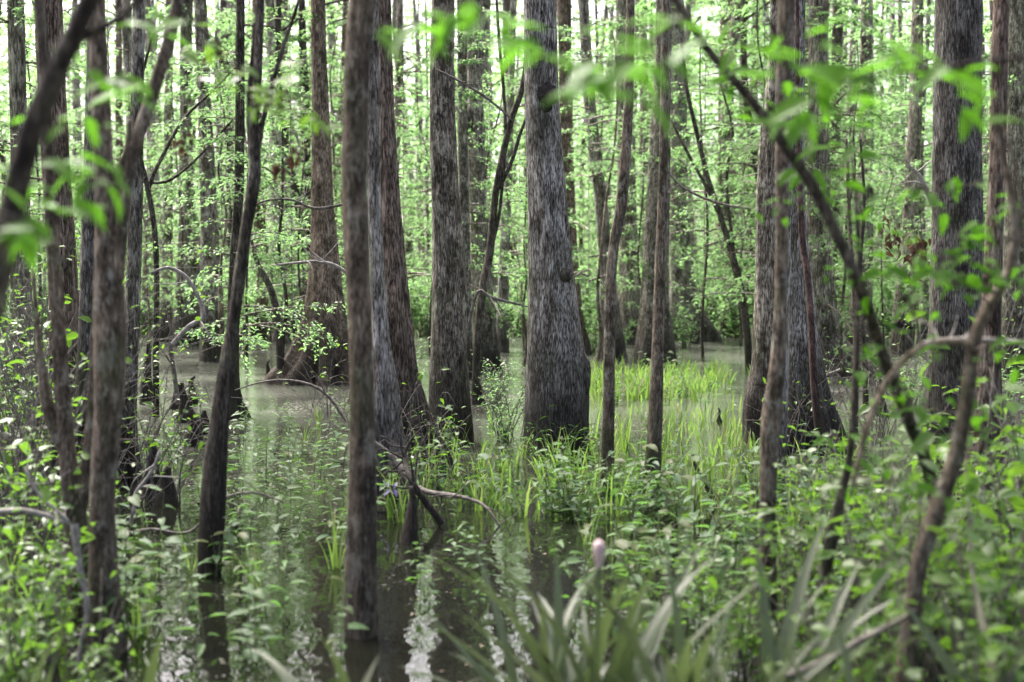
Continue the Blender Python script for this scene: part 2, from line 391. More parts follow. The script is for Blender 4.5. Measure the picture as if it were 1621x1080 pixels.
# ---- shared foliage: layered sprays of small leaves
def spray_crown(seed, z0, z1, rmax, nspray, per, ll, shape=DIAMOND, m='canopy', taper=.4, bm='far', azr=None, flat=.35, name='foliage', twigs=True):
    r = np.random.default_rng(seed); fo, br = MB(), MB()
    if twigs: tube(br, np.stack((np.zeros(8), np.zeros(8), np.linspace(z0, z1, 8)), -1), .006, 4)
    for s in range(nspray):
        az = r.uniform(0, 6.283) if azr is None else r.uniform(*azr); u = r.random(); z = z0 + (z1 - z0) * u
        Ls = rmax * r.uniform(.45, 1.0) * (1 - taper * u); rise, droop = r.uniform(.0, .45), r.uniform(.15, .55)
        h = np.array((math.cos(az), math.sin(az), 0)); sd = np.array((-h[1], h[0], 0))
        bend = r.uniform(-.35, .35)
        f = lambda t: np.outer(t * Ls, h) + np.outer(bend * Ls * t ** 2, sd) + np.outer(z + Ls * (rise * t - droop * t ** 2), (0, 0, 1))
        if twigs:
            tt = np.linspace(0, 1, 6); tube(br, f(tt), np.linspace(.012 * Ls + .004, .003, 6), 4)
        n = int(per * r.uniform(.6, 1.3)); t = np.sqrt(r.uniform(.04, 1.0, n))
        ns = max(3, int(Ls * 3.2)); k = np.round(t * ns) / ns; lat = r.uniform(-1, 1, n) * .34 * Ls * (1.1 - .7 * t); t2 = np.clip(k + np.abs(lat) / Ls * .7, 0, 1.08)
        P = f(t2) + lat[:, None] * sd; P[:, 2] += r.normal(0, .035, n) * Ls - .12 * np.abs(lat)
        D = h[None] * r.uniform(-.1, 1, n)[:, None] + sd[None] * (np.sign(lat) * r.uniform(.2, 1.2, n))[:, None]; D[:, 2] += r.normal(-.2, .3, n)
        Nn = np.stack((r.normal(0, flat, n), r.normal(0, flat, n), np.ones(n)), -1)
        l = ll * r.uniform(.6, 1.3, n)
        add_leaves(fo, P, D, Nn, l, l * r.uniform(.42, .62, n), shape)
    return fo.mesh(name, LF[m]), (br.mesh('branches', B[bm]) if twigs else None)

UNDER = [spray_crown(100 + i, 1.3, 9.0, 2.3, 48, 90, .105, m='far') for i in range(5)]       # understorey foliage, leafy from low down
CANOPY = [spray_crown(140 + i, 0, 5, 3.0, 30, 105, .16, m='canopy') for i in range(3)]         # high crown of a tall tree
SLIM = [spray_crown(170 + i, .7, 4.8, 1.3, 26, 70, .06, m='far') for i in range(4)]        # thin sapling foliage

def crown(root, kind, loc, rz, sc):
    fo, br = kind
    c = link('crown', fo, root, loc); c.rotation_euler = (0, 0, rz); c.scale = (sc,) * 3
    if br: d = link('branch', br, c)
    return c

def make_tree(name, label, cat, knots, m, Y=None, group=None, top=13, n=26, step=.11, seed=0, flute=.0, hf=.8, lobes=5, rough=.045, crowns=(), base_z=0.0, limbs=()):
    if Y is None: Y = depth_of(knots[0][1])
    P = px_path(knots, Y)
    root = empty(name, (P[0][0], P[0][1], base_z)); tag(root, label, cat, group)
    rl = np.array(root.location)
    me, S = trunk_mesh('trunk', P, rl, B[m], n, step, seed, flute, hf, lobes, rough, top)
    link('trunk', me, root)
    for lk in limbs:
        Q = px_path(lk, Y); Lm, _ = trunk_mesh('limb', Q, rl, B[m], 10, step, seed + 5, 0, 1, 3, rough, None, False)
        link('limb', Lm, root)
    for (kind, zz, sc) in crowns:
        k = int(np.argmin(np.abs(S[:, 2] - zz))); crown(root, kind, (S[k, 0], S[k, 1], 0 if kind in UNDER else zz), random.uniform(0, 6.28), sc)
    return root

C, U, SL = CANOPY, UNDER, SLIM
TRT = 'trees standing in the swamp water'
hero = []
def T(phrase, label, cat, knots, m, name='tupelo_tree', **k):
    r = make_tree(name, label, cat, knots, m, group=k.pop('group', TRT), seed=len(hero) * 7 + 1, **k)
    hero.append((phrase, (knots[len(knots) // 2][0]), r)); return r

# the sharp trees of the middle distance
t1 = T('the knot-marked gray trunk', 'broad furrowed gray tupelo with a black knot scar and mossy swollen foot', 'tree',
  [(880, 716, 104), (881, 660, 100), (883, 600, 98), (879, 540, 87), (876, 480, 78), (873, 430, 71), (866, 300, 61), (858, 170, 55), (855, 60, 53), (853, -20, 52)], 'furrow', n=44, step=.06, flute=.10, hf=.5, lobes=5, rough=.05, crowns=((C[0], 11.0, 1.0),), top=14)
t2 = T('the lichen-blotched gray trunk', 'straight gray tupelo blotched with pale lichen over its whole height', 'tree',
  [(712, 700, 70), (712, 640, 66), (711, 560, 60), (709, 430, 53), (703, 300, 42), (701, 200, 40), (701, 100, 38), (703, -20, 37)], 'lichen', n=40, step=.07, flute=.15, hf=.5, rough=.06, crowns=((C[1], 11.0, .9),), top=14)
t3 = T('the pale smooth trunk', 'pale gray slender tree with smooth bark close behind the blurred brown stem', 'tree',
  [(612, 785, 74), (607, 690, 52), (609, 620, 40), (603, 540, 27), (597, 430, 22), (592, 300, 20), (590, 150, 20), (590, -20, 20)], 'pale', name='swamp_tree', n=32, step=.07, flute=.6, hf=.9, lobes=6, rough=.05, crowns=((C[2], 10.5, .7),), top=12)
t4 = T('the rusty-footed trunk', 'brown gray tree with a rust coloured foot and fine vertical bark', 'tree',
  [(655, 738, 96), (647, 680, 70), (634, 600, 52), (628, 520, 47), (622, 430, 42), (615, 300, 34), (609, 150, 27), (606, -20, 25)], 'brown', name='cypress_tree', n=36, step=.07, flute=.6, hf=.9, lobes=7, rough=.05, crowns=((C[0], 11.5, .8),), top=14)
t5 = T('the fluted brown trunk', 'dark brown cypress with a wide fluted base alone in open water', 'tree',
  [(506, 606, 112), (510, 580, 92), (513, 540, 73), (515, 480, 58), (515, 430, 49), (512, 330, 36), (508, 200, 28), (504, 80, 24), (503, -20, 23)], 'brown', name='cypress_tree', n=40, step=.1, flute=.6, hf=.9, lobes=8, rough=.06, crowns=((C[1], 12, 1),), top=16)
t6 = T('the twin gray trunks', 'gray tupelo with a swollen foot just behind its thinner twin', 'tree',
  [(300, 545, 60), (300, 500, 50), (299, 440, 38), (296, 350, 26), (294, 200, 19), (294, 60, 17), (294, -20, 17)], 'lichen', flute=.25, rough=.06, crowns=((U[0], 4, .9), (C[2], 12, 1)), top=16)
t6b = T('the dark-footed twin trunk', 'gray tupelo with a black water line in front of its twin', 'tree',
  [(337, 572, 42), (336, 520, 39), (334, 440, 33), (330, 330, 26), (325, 200, 23), (320, 80, 21), (316, -20, 20)], 'lichen', flute=.2, rough=.06, crowns=((C[0], 12, 1),), top=16)
t7 = T('the thin straight trunk', 'thin straight gray tree beside the twin tupelos', 'tree',
  [(262, 541, 26), (264, 440, 19), (266, 300, 15), (267, 150, 13), (268, -20, 12)], 'far', name='swamp_tree', crowns=((U[1], 3, .8),), top=13)
t8 = T('the shaded bark trunk', 'rough barked shaded tree behind the mossy multi-stemmed shrub', 'tree',
  [(112, 745, 66), (108, 650, 54), (104, 540, 48), (98, 400, 44), (90, 280, 43), (82, 120, 42), (76, -20, 40)], 'brown', name='swamp_tree', n=34, flute=.4, rough=.06, crowns=((C[1], 10.5, .8),), top=13)
t9 = T('the edge trunk', 'gray brown tree nearest the edge beyond the arching dark limb', 'tree',
  [(36, 640, 44), (34, 500, 34), (32, 300, 28), (28, 130, 26), (24, -20, 25)], 'far', name='swamp_tree', crowns=((U[2], 4, .7), (C[0], 12, .9)), top=15)
t10 = T('the dull broad cypress', 'dull gray far cypress with broad grooved foot on the green shore', 'tree',
  [(448, 500, 62), (449, 470, 50), (449, 400, 38), (447, 300, 28), (446, 150, 22), (445, -20, 20)], 'far', name='cypress_tree', Y=40, flute=.7, lobes=8, hf=.9, crowns=((U[3], 6, 1.1),), top=18, base_z=.1)
t11 = T('the burl-bearing trunk', 'gray tree with a dark hollow burl and a fork of bark', 'tree',
  [(770, 592, 44), (767, 520, 38), (762, 430, 32), (757, 330, 27), (753, 200, 25), (750, 80, 23), (750, -20, 22)], 'lichen', flute=.25, rough=.09, crowns=((C[1], 12, 1),), top=15)
t11b = T('the slim side trunk', 'slim gray tree half hidden by the lichen-blotched tupelo', 'tree',
  [(737, 600, 26), (737, 500, 20), (735, 350, 17), (732, 180, 16), (731, -20, 15)], 'lichen', name='swamp_tree', crowns=((U[0], 5, .6),), top=13)
t12 = T('the violet gray trunk', 'violet gray slim tree leaning a little beyond the dark thin stems', 'tree',
  [(795, 558, 22), (796, 480, 18), (799, 400, 17), (805, 250, 13), (810, 100, 11), (814, -20, 10)], 'pale', name='swamp_tree', crowns=((U[4], 4, .8),), top=12)
t13 = T('the red brown column', 'straight red brown tree showing just past the knot-marked trunk', 'tree',
  [(912, 560, 42), (907, 470, 26), (902, 350, 20), (897, 200, 20), (894, 50, 21), (893, -20, 21)], 'brown', name='cypress_tree', flute=.4, crowns=((U[1], 5, .8), (C[2], 12, 1)), top=17)
t14 = T('the leaning gray trunk', 'leaning pinkish gray tree with a pale scar and thick mossy foot', 'tree',
  [(970, 572, 42), (968, 530, 36), (964, 470, 28), (959, 400, 23), (950, 310, 20), (940, 220, 19), (930, 120, 18), (922, -20, 17)], 'pale', flute=.2, rough=.07, crowns=((C[0], 12, .9),), top=15)
t15 = T('the far gray column', 'far straight gray tree rising from low shrubs in mid swamp', 'tree',
  [(997, 520, 44), (997, 460, 34), (995, 380, 30), (991, 250, 28), (988, 100, 27), (987, -20, 26)], 'far', Y=34, flute=.3, crowns=((U[2], 4, 1),), top=17)
t16 = T('the dim slender trunk', 'dim slender tree between the far gray column and lichen tree', 'tree',
  [(1022, 505, 26), (1021, 430, 18), (1020, 300, 15), (1019, 120, 13), (1018, -20, 12)], 'far', name='swamp_tree', Y=42, crowns=((U[3], 4, 1),), top=16, base_z=.05)
t17 = T('the spreading lichen trunk', 'gray lichen covered tree widening to a rusty foot in bright grass', 'tree',
  [(1034, 577, 66), (1035, 540, 58), (1036, 460, 44), (1040, 350, 38), (1046, 220, 32), (1049, 100, 26), (1051, -20, 24)], 'lichen', n=36, flute=.35, rough=.06, crowns=((C[1], 12, 1),), top=16)
t18 = T('the hollow buttressed cypress', 'violet brown cypress with a dark hollow between splayed buttress roots', 'tree',
  [(1088, 522, 66), (1084, 490, 52), (1079, 440, 38), (1075, 350, 31), (1073, 200, 28), (1071, 50, 27), (1070, -20, 26)], 'pale', name='cypress_tree', Y=36, flute=.6, hf=.9, lobes=6, crowns=((U[0], 5, 1),), top=18)
t20 = T('the weathered brown cypress', 'far weathered brown cypress with deep grooved base on the shore', 'tree',
  [(1155, 490, 70), (1154, 470, 56), (1152, 420, 44), (1150, 330, 33), (1149, 230, 27), (1150, 100, 22), (1150, -20, 20)], 'brown', name='cypress_tree', Y=44, flute=.55, hf=1.0, lobes=9, crowns=((U[4], 6, 1.2),), top=18, base_z=.12)
t21 = T('the curving dark trunk', 'dark lichen trunk leaning in from its foot behind the blurred stem', 'tree',
  [(1206, 700, 52), (1204, 640, 46), (1212, 580, 40), (1214, 500, 38), (1214, 400, 36), (1216, 300, 34), (1222, 200, 32), (1230, 100, 30), (1236, -20, 30)], 'lichen', n=34, step=.08, flute=.3, rough=.06, crowns=((C[0], 10.5, .8),), top=13)
t21b = T('the vine-hung gray trunk', 'gray trunk with a reddish vine up its side and tangled foot', 'tree',
  [(1272, 712, 100), (1271, 640, 74), (1268, 560, 54), (1264, 480, 46), (1260, 400, 40), (1257, 300, 35), (1257, 150, 32), (1259, -20, 30)], 'furrow', n=40, step=.08, flute=.6, hf=.9, lobes=6, rough=.07, crowns=((C[2], 10.5, .8),), top=13)
t22 = T('the massive dark trunk', 'massive dark furrowed tupelo with a gray scuffed upper side', 'tree',
  [(1512, 735, 104), (1512, 660, 96), (1513, 560, 92), (1514, 430, 84), (1516, 330, 77), (1517, 200, 73), (1518, 80, 71), (1519, -20, 70)], 'furrow_dark', n=44, step=.07, flute=.15, hf=.5, rough=.05, crowns=((C[1], 10.5, 1),), top=14)
t22b = T('the blurred stump-footed trunk', 'dark tree with a wide wet foot among right-hand leafy shrubs', 'tree',
  [(1555, 852, 80), (1558, 760, 62), (1562, 650, 46), (1568, 540, 34), (1573, 400, 28), (1580, 200, 25), (1584, 60, 24), (1586, -20, 24)], 'brown', name='swamp_tree', n=30, flute=.4, rough=.06, crowns=((C[0], 9.5, .7),), top=11)
t23 = T('the slim dark trunk', 'slim dark tree rising behind the diagonal blurred branch', 'tree',
  [(1318, 525, 26), (1318, 440, 20), (1320, 300, 18), (1324, 120, 17), (1327, -20, 16)], 'dark', name='swamp_tree', Y=38, crowns=((U[1], 5, 1),), top=17)
t24 = T('the split gray trunk', 'gray tree with a dark seam standing on the far water edge', 'tree',
  [(1360, 545, 40), (1364, 470, 32), (1368, 350, 28), (1371, 200, 24), (1372, 60, 21), (1372, -20, 20)], 'far', crowns=((U[2], 4, 1),), top=17, flute=.3)
t26 = T('the crooked gray trunk', 'crooked gray tree hung with brown dead leaves near the massive trunk', 'tree',
  [(1428, 560, 34), (1430, 480, 30), (1438, 400, 26), (1444, 280, 24), (1450, 150, 20), (1453, -20, 18)], 'far', name='swamp_tree', crowns=((U[3], 4, .9),), top=15, flute=.2)
t27 = T('the mottled edge trunk', 'mottled gray tree at the far side past the massive trunk', 'tree',
  [(1604, 600, 46), (1606, 500, 38), (1607, 350, 33), (1608, 200, 30), (1608, 60, 28), (1608, -20, 27)], 'lichen', crowns=((U[4], 5, .8),), top=15)
t28 = T('the flared cypress foot', 'large dim cypress with a wide black flared foot on the water', 'tree',
  [(1312, 593, 120), (1308, 570, 90), (1302, 530, 56), (1299, 470, 46), (1297, 380, 40), (1296, 200, 34), (1296, -20, 30)], 'far', name='cypress_tree', flute=.6, hf=.5, lobes=5, crowns=((U[0], 6, .9),), top=16)
t5r = T('the short-rooted trunk', 'grey brown trunk with dark roots seen left of the double stemmed sapling', 'tree',
  [(202, 772, 40), (201, 680, 30), (204, 600, 27), (209, 500, 24), (213, 380, 22), (216, 240, 20), (219, 100, 19), (221, -20, 18)], 'lichen', name='swamp_tree', flute=.5, rough=.07, crowns=((C[2], 9.5, .6),), top=11)
t8b = T('the scaly leaning trunk', 'scaly dark trunk leaning between the mossy shrub stems', 'tree',
  [(128, 800, 48), (133, 700, 36), (139, 600, 33), (142, 500, 31), (143, 400, 30), (146, 250, 27), (150, 80, 24), (152, -20, 23)], 'furrow_dark', name='swamp_tree', flute=.3, rough=.06, top=11, crowns=((C[1], 9.5, .6),))
t380 = T('the low-rooted far trunk', 'dark trunk with a splayed root foot behind the double stemmed sapling', 'tree',
  [(366, 662, 44), (366, 620, 26), (368, 540, 20), (372, 420, 18), (378, 300, 16), (380, 150, 14), (381, -20, 13)], 'dark', name='swamp_tree', flute=.6, lobes=4, hf=.3, top=13, crowns=((U[3], 5, .5),))

# the black knot scar on the big tupelo, the burl on its neighbour
def knot(root, px, py, Y, w_, h_, depth, m, name, seed):
    r = np.random.default_rng(seed); c = at(px, py, Y); s = (c - CAM).dot(FW) / F
    mb = MB(); nu, nv = 18, 10; V = []
    for i in range(nv + 1):
        ph = math.pi * i / nv
        for j in range(nu):
            th = 2 * math.pi * j / nu; k = 1 + .22 * math.sin(3 * th + seed) * math.sin(ph) + r.normal(0, .07)
            V.append((w_ / 2 * s * math.sin(ph) * math.cos(th) * k, -depth * math.sin(ph) * max(math.sin(th), -.3) * k, h_ / 2 * s * math.cos(ph) * k))
    i, j = np.meshgrid(np.arange(nv), np.arange(nu), indexing='ij')
    mb.add(np.array(V) + c - np.array(root.location), np.stack((i * nu + j, i * nu + (j + 1) % nu, (i + 1) * nu + (j + 1) % nu, (i + 1) * nu + j), -1).reshape(-1, 4))
    link(name, mb.mesh(name, m), root)
y1 = t1.location.y
knot(t1, 866, 150, y1 - .15, 34, 36, .04, M_KNOT, 'knot_scar', 4)
knot(t1, 863, 170, y1 - .15, 20, 16, .018, M_KNOT, 'knot_scar', 9)
knot(t1, 922, 596, y1 - .10, 26, 70, .10, B['furrow'], 'burl', 12)
knot(t1, 893, 436, y1 - .17, 22, 22, .06, B['dark'], 'burl', 15)
knot(t11, 743, 192, t11.location.y - .08, 18, 40, .14, B['dark'], 'burl', 21)

# ------------------------------------------------------------------ saplings and stems in front
def sapling(label, knots, m='smooth', Y=None, name='sapling', cat='sapling', group='thin stems in the near water', limbs=(), foliage=None, top=None, n=18, step=.06, rough=.05, seed=None, under=True, leafm='near', flute=0):
    if Y is None: Y = depth_of(knots[0][1])
    P = px_path(knots, Y); gz = 0.0
    root = empty(name, (P[0][0], P[0][1], min(P[0][2], gz) if under else P[0][2])); tag(root, label, cat, group)
    rl = np.array(root.location); sd = seed or int(abs(knots[0][0]) * 3 + 1)
    me, S = trunk_mesh('stem', P, rl, B[m], n, step, sd, flute, .3, 4, rough, top, under); link('stem', me, root)
    for lk in limbs:
        Q = px_path(lk, Y); me2, _ = trunk_mesh('limb', Q, rl, B[m], 10, step, sd + 3, 0, 1, 3, rough, None, False); link('limb', me2, root)
    if foliage:
        # foliage: list of (px, py, spread px, n leaves, leaf length m)
        r = np.random.default_rng(sd); fo = MB()
        allP = np.vstack([S[:, :3]] + [smooth_path(px_path(lk, Y), step)[:, :3] - rl for lk in limbs])
        for (fx, fy, sp, n_, ll) in foliage:
            tw = MB(); c = at(fx, fy, Y + r.uniform(-.25, .25)) - rl; sw = sp / F * Y
            near = allP[np.argmin(((allP - c) ** 2).sum(1))]
            pts = smooth_path(np.vstack((near, (near + c) / 2 + r.normal(0, .1 * sw, 3), c, c + (c - near) * .4 + r.normal(0, .25 * sw, 3))), .05)
            tube(tw, pts, np.linspace(.005, .0015, len(pts)), 5)
            Pp = c + r.normal(0, 1, (n_, 3)) * np.array((sw * .5, sw * .35, sw * .30))
            D = unit(r.normal(0, 1, (n_, 3)) * np.array((1, .9, .35)) + (0, 0, -.25)); Nn = r.normal(0, .38, (n_, 3)) + (0, -.25, 1)
            l = ll * r.uniform(.65, 1.2, n_); add_leaves(fo, Pp, D, Nn, l, l * r.uniform(.40, .58, n_), OVATE)
            for q in Pp[::2]:
                e = smooth_path(np.vstack((pts[len(pts) * 2 // 3], (pts[-1] + q) / 2, q)), .06); tube(tw, e, .0013, 4)
            link('twig', tw.mesh('twig', B['dark']), root)
        link('foliage', fo.mesh('foliage', LF[leafm]), root)
    return root

sapling('upright brown mottled stem, blurred, nearest the centre of the near water',
  [(572, 1006, 54), (571, 900, 49), (573, 800, 45), (574, 640, 39), (571, 500, 38), (565, 380, 39), (562, 250, 39), (564, 120, 38), (568, 40, 39), (574, -30, 39)], 'smooth', top=7, n=32, rough=.075)
sapling('mossy forked stem with a dark bent limb among bright blurred leaves',
  [(168, 1030, 62), (164, 900, 46), (162, 780, 40), (172, 640, 46), (173, 560, 50), (172, 470, 46), (168, 350, 34), (163, 240, 31), (158, 120, 28), (152, -30, 26)], 'smooth', name='shrub', cat='shrub', top=6, n=26, rough=.05,
  limbs=([(180, 440, 34), (188, 385, 28), (197, 310, 22), (212, 238, 23), (236, 165, 23), (257, 100, 22), (276, 30, 21), (288, -40, 20), (300, -180, 15), (304, -340, 8), (312, -440, 3)], [(175, 330, 16), (186, 280, 13), (200, 240, 10), (206, 190, 8)]))
sapling('low forking pair of gray stems beside the mossy forked shrub',
  [(122, 862, 42), (116, 800, 36), (106, 720, 27), (98, 620, 25), (92, 520, 22), (84, 400, 20), (78, 260, 18), (70, 120, 16), (60, -30, 15)], 'smooth', name='shrub', cat='shrub', top=5.5, Y=6.6,
  limbs=([(120, 830, 26), (135, 760, 24), (142, 700, 20), (146, 640, 16), (150, 540, 13), (156, 420, 10)], [(108, 730, 20), (80, 660, 22), (68, 600, 16), (60, 520, 9), (52, 430, 6)]))
sapling('thick dark arching limb, heavily blurred, sweeping out over the corner',
  [(-190, 1560, 60), (-160, 1200, 52), (-120, 850, 48), (-70, 620, 44), (-20, 500, 42), (6, 400, 42), (26, 300, 40), (52, 205, 38), (84, 125, 36), (118, 55, 33), (150, -20, 30), (190, -110, 28), (235, -250, 22), (268, -420, 14), (290, -560, 5)], 'dark', Y=3.2, top=None, n=22, group='blurred branches close to the viewer', under=False,
  name='arching_branch', cat='branch', limbs=([(64, 170, 22), (70, 110, 15), (66, 40, 12), (54, -30, 10)], [(110, 70, 18), (150, 50, 16), (200, 20, 14), (236, -30, 13)]))
sapling('double stemmed dark sapling rising from the water before its own reflection',
  [(332, 905, 38), (333, 840, 37), (337, 760, 34), (345, 680, 28), (355, 600, 25), (368, 520, 20), (379, 440, 20), (390, 360, 19), (403, 280, 20), (402, 200, 17), (408, 100, 15), (414, -30, 13)], 'dark', top=5.5, n=24, rough=.06,
  limbs=([(342, 900, 16), (350, 800, 15), (354, 700, 14), (361, 610, 14), (372, 520, 12)], [(404, 262, 12), (414, 200, 9), (430, 140, 8), (448, 75, 7), (470, 10, 6), (482, -40, 6)], [(396, 250, 8), (394, 160, 8), (402, 70, 7), (412, -30, 6)]))
sapling('straight gray stem with a lichen tip right of the leaning gray trunk',
  [(1031, 792, 27), (1033, 740, 25), (1037, 680, 23), (1040, 600, 20), (1043, 500, 18), (1046, 400, 17), (1049, 300, 15), (1051, 180, 13), (1053, 60, 12), (1054, -30, 11)], 'smooth', top=5.5, seed=77)
sapling('straight mossy stem bending aside behind the leaning gray trunk',
  [(960, 778, 25), (962, 700, 21), (964, 600, 19), (965, 520, 18), (967, 450, 17), (972, 390, 16), (984, 320, 17), (993, 210, 15), (997, 90, 14), (999, -30, 13)], 'smooth', top=6, seed=31)
sapling('blurred upright brown stem standing before the curving dark trunk',
  [(1216, 972, 32), (1216, 880, 27), (1217, 760, 28), (1222, 660, 32), (1231, 580, 26), (1236, 480, 21), (1238, 360, 20), (1238, 250, 22), (1240, 120, 24), (1243, 40, 26), (1245, -30, 27)], 'smooth', top=6, n=24, rough=.06)
sapling('pale straight stem fused beside the blurred brown stem by the vine-hung trunk',
  [(1230, 772, 30), (1232, 700, 28), (1236, 620, 24), (1240, 520, 20), (1243, 400, 17), (1246, 250, 14), (1250, 100, 12), (1252, -30, 11)], 'pale', top=6, seed=51)
sapling('long blurred diagonal stem crossing from upper centre to lower right',
  [(1492, 988, 28, 6.5), (1490, 900, 23, 6.3), (1484, 820, 21, 6.0), (1470, 745, 20, 5.7), (1440, 668, 19, 5.4), (1400, 570, 19, 5.0), (1366, 470, 19), (1330, 385, 18), (1288, 300, 18), (1238, 226, 17), (1180, 148, 15), (1124, 84, 13), (1062, -10, 12), (1030, -60, 11)], 'dark', Y=4.7, under=False, group='blurred branches close to the viewer', name='leaning_sapling',
  foliage=[(1300, 230, 90, 16, .075), (1262, 180, 80, 13, .075), (1340, 310, 80, 13, .07), (1400, 560, 80, 14, .07), (1440, 640, 80, 14, .07), (1330, 440, 60, 9, .06), (1370, 390, 70, 9, .06), (1210, 120, 60, 9, .07), (1250, 330, 60, 7, .06)])
sapling('blurred curving gray stem bending upward out of the lower right thicket',
  [(1420, 1250, 36), (1428, 1130, 32), (1436, 1040, 30), (1446, 950, 27), (1458, 880, 27), (1486, 800, 28), (1508, 740, 25), (1522, 680, 23), (1534, 610, 22), (1544, 535, 20), (1566, 482, 18), (1594, 440, 16), (1606, 380, 14), (1600, 300, 11), (1582, 220, 8), (1570, 130, 4)], 'smooth', Y=4.6, group='blurred branches close to the viewer', name='leaning_sapling', under=False, n=20,
  limbs=([(1540, 545, 14), (1500, 540, 12), (1458, 550, 12), (1424, 578, 11), (1390, 630, 11), (1366, 700, 10), (1348, 780, 9)], [(1602, 430, 9), (1616, 360, 7), (1612, 280, 5), (1590, 200, 4)]),
  foliage=[(1510, 410, 80, 26, .08), (1560, 440, 70, 18, .08), (1420, 430, 60, 12, .08), (1540, 380, 50, 12, .08), (1490, 300, 60, 12, .07), (1590, 560, 70, 10, .07), (1480, 650, 80, 12, .07), (1560, 690, 80, 12, .07), (1420, 760, 80, 12, .07), (1600, 330, 60, 8, .06), (1450, 500, 70, 11, .06)])
sapling('crooked thin stem with a black joint in the right-hand thicket',
  [(1276, 1120, 20), (1290, 1000, 18), (1308, 900, 18), (1316, 850, 20), (1330, 790, 14), (1344, 730, 11), (1352, 640, 10), (1356, 540, 9), (1360, 430, 8), (1356, 330, 6), (1348, 240, 5)], 'dark', Y=5.6, name='leaning_sapling', under=False,
  foliage=[(1330, 700, 70, 12, .065), (1300, 800, 80, 14, .065), (1370, 620, 60, 9, .06)])
sapling('short leaning black stem standing by the small cypress knee in open water',
  [(445, 608, 15), (443, 560, 12), (437, 490, 12), (425, 450, 10), (408, 418, 8), (398, 380, 5)], 'dark', n=12, step=.15)
sapling('dark wavy sapling bending up between the lichen-blotched and knot-marked trunks',
  [(752, 640, 13), (756, 540, 12), (764, 460, 13), (776, 395, 13), (784, 310, 12), (797, 240, 11), (811, 185, 10), (827, 138, 9), (838, 60, 8), (846, -30, 7)], 'dark', n=12, step=.12, limbs=([(790, 300, 6), (812, 250, 6), (826, 205, 5), (850, 150, 4)], [(770, 420, 5), (790, 340, 5), (800, 200, 5), (790, 60, 5), (784, -30, 4)]))
sapling('thin dark arching sapling leaning before the weathered brown cypress',
  [(1186, 590, 13), (1182, 520, 12), (1172, 455, 12), (1158, 400, 11), (1138, 335, 9), (1120, 280, 8), (1104, 215, 7), (1087, 140, 6), (1078, 60, 5)], 'dark', n=12, step=.15, limbs=([(1140, 345, 6), (1120, 300, 6), (1090, 245, 5), (1062, 190, 4)], [(1166, 430, 5), (1150, 290, 5), (1160, 210, 4), (1140, 130, 3)]))
sapling('thin dark pole curving up beside the thin straight trunk',
  [(247, 660, 11), (247, 560, 10), (248, 440, 9), (244, 360, 9), (232, 290, 8), (220, 230, 6), (222, 140, 5), (240, 60, 4)], 'dark', n=10, step=.1, limbs=([(242, 350, 5), (236, 300, 5), (256, 250, 6), (290, 190, 5), (330, 150, 4), (380, 100, 3)], [(226, 288, 4), (262, 288, 5), (300, 262, 4), (350, 210, 3), (386, 170, 2)]))
sapling('thin black stem in the water before the split gray trunk',
  [(1370, 655, 9), (1370, 600, 9), (1366, 520, 8), (1362, 420, 6), (1368, 320, 5), (1362, 220, 4)], 'dark', n=10, step=.1)
sapling('thin gray stem beside the black one before the split gray trunk',
  [(1352, 700, 11), (1354, 620, 10), (1355, 540, 9), (1350, 440, 7), (1344, 330, 6), (1340, 220, 4)], 'smooth', n=10, step=.1, seed=5)
sapling('broken short stem poking up among leafy water herbs',
  [(1060, 905, 20), (1066, 870, 16), (1060, 850, 12), (1072, 830, 6)], 'dark', n=12, step=.04, seed=6)
sapling('thin bare leaning stick among the water herbs in front of the bright grass',
  [(1135, 800, 9), (1118, 770, 8), (1104, 745, 7), (1096, 720, 5)], 'dark', n=8, step=.05, seed=16)

# ------------------------------------------------------------------ close leafy branches (out of focus)
def leafy_branch(label, Y, stem, leaves, ll, seed, lm='near'):
    if Y < 4: Y, ll = Y * 1.4, ll * 1.4
    r = np.random.default_rng(seed); P = px_path(stem, Y)
    e = P[0].copy(); e[:3] += (P[0] - P[1])[:3] * 3 + (0, 0, .6); e[3] *= 1.8; P = np.vstack((e, P))
    root = empty('leafy_branch', P[0][:3]); tag(root, label, 'branch', 'leafy branches close to the viewer'); rl = np.array(root.location)
    mb = MB(); S = smooth_path(P, .03); tube(mb, S[:, :3] - rl, S[:, 3], 6)
    fo = MB(); pts = S[:, :3] - rl
    for (fx, fy, ang, k) in leaves:
        a = math.radians(ang)
        y = Y + r.uniform(-.15, .15); c = at(fx, fy, y) - rl; L = .85 * ll * k * r.uniform(.85, 1.15)
        near = pts[np.argmin(((pts - c) ** 2).sum(1))]
        D = np.array((math.cos(a), r.uniform(-.5, .5), math.sin(a)))
        add_leaves(fo, [c], [D], [(r.normal(0, .2), -.35 + r.normal(0, .25), 1)], L, L * r.uniform(.42, .55), OVATE)
        e = smooth_path(np.vstack((near, (near + c) / 2 + (0, 0, .01), c)), .04); tube(mb, e, .0012, 4)
    link('stem', mb.mesh('stem', B['dark']), root); link('foliage', fo.mesh('foliage', LF[lm]), root)

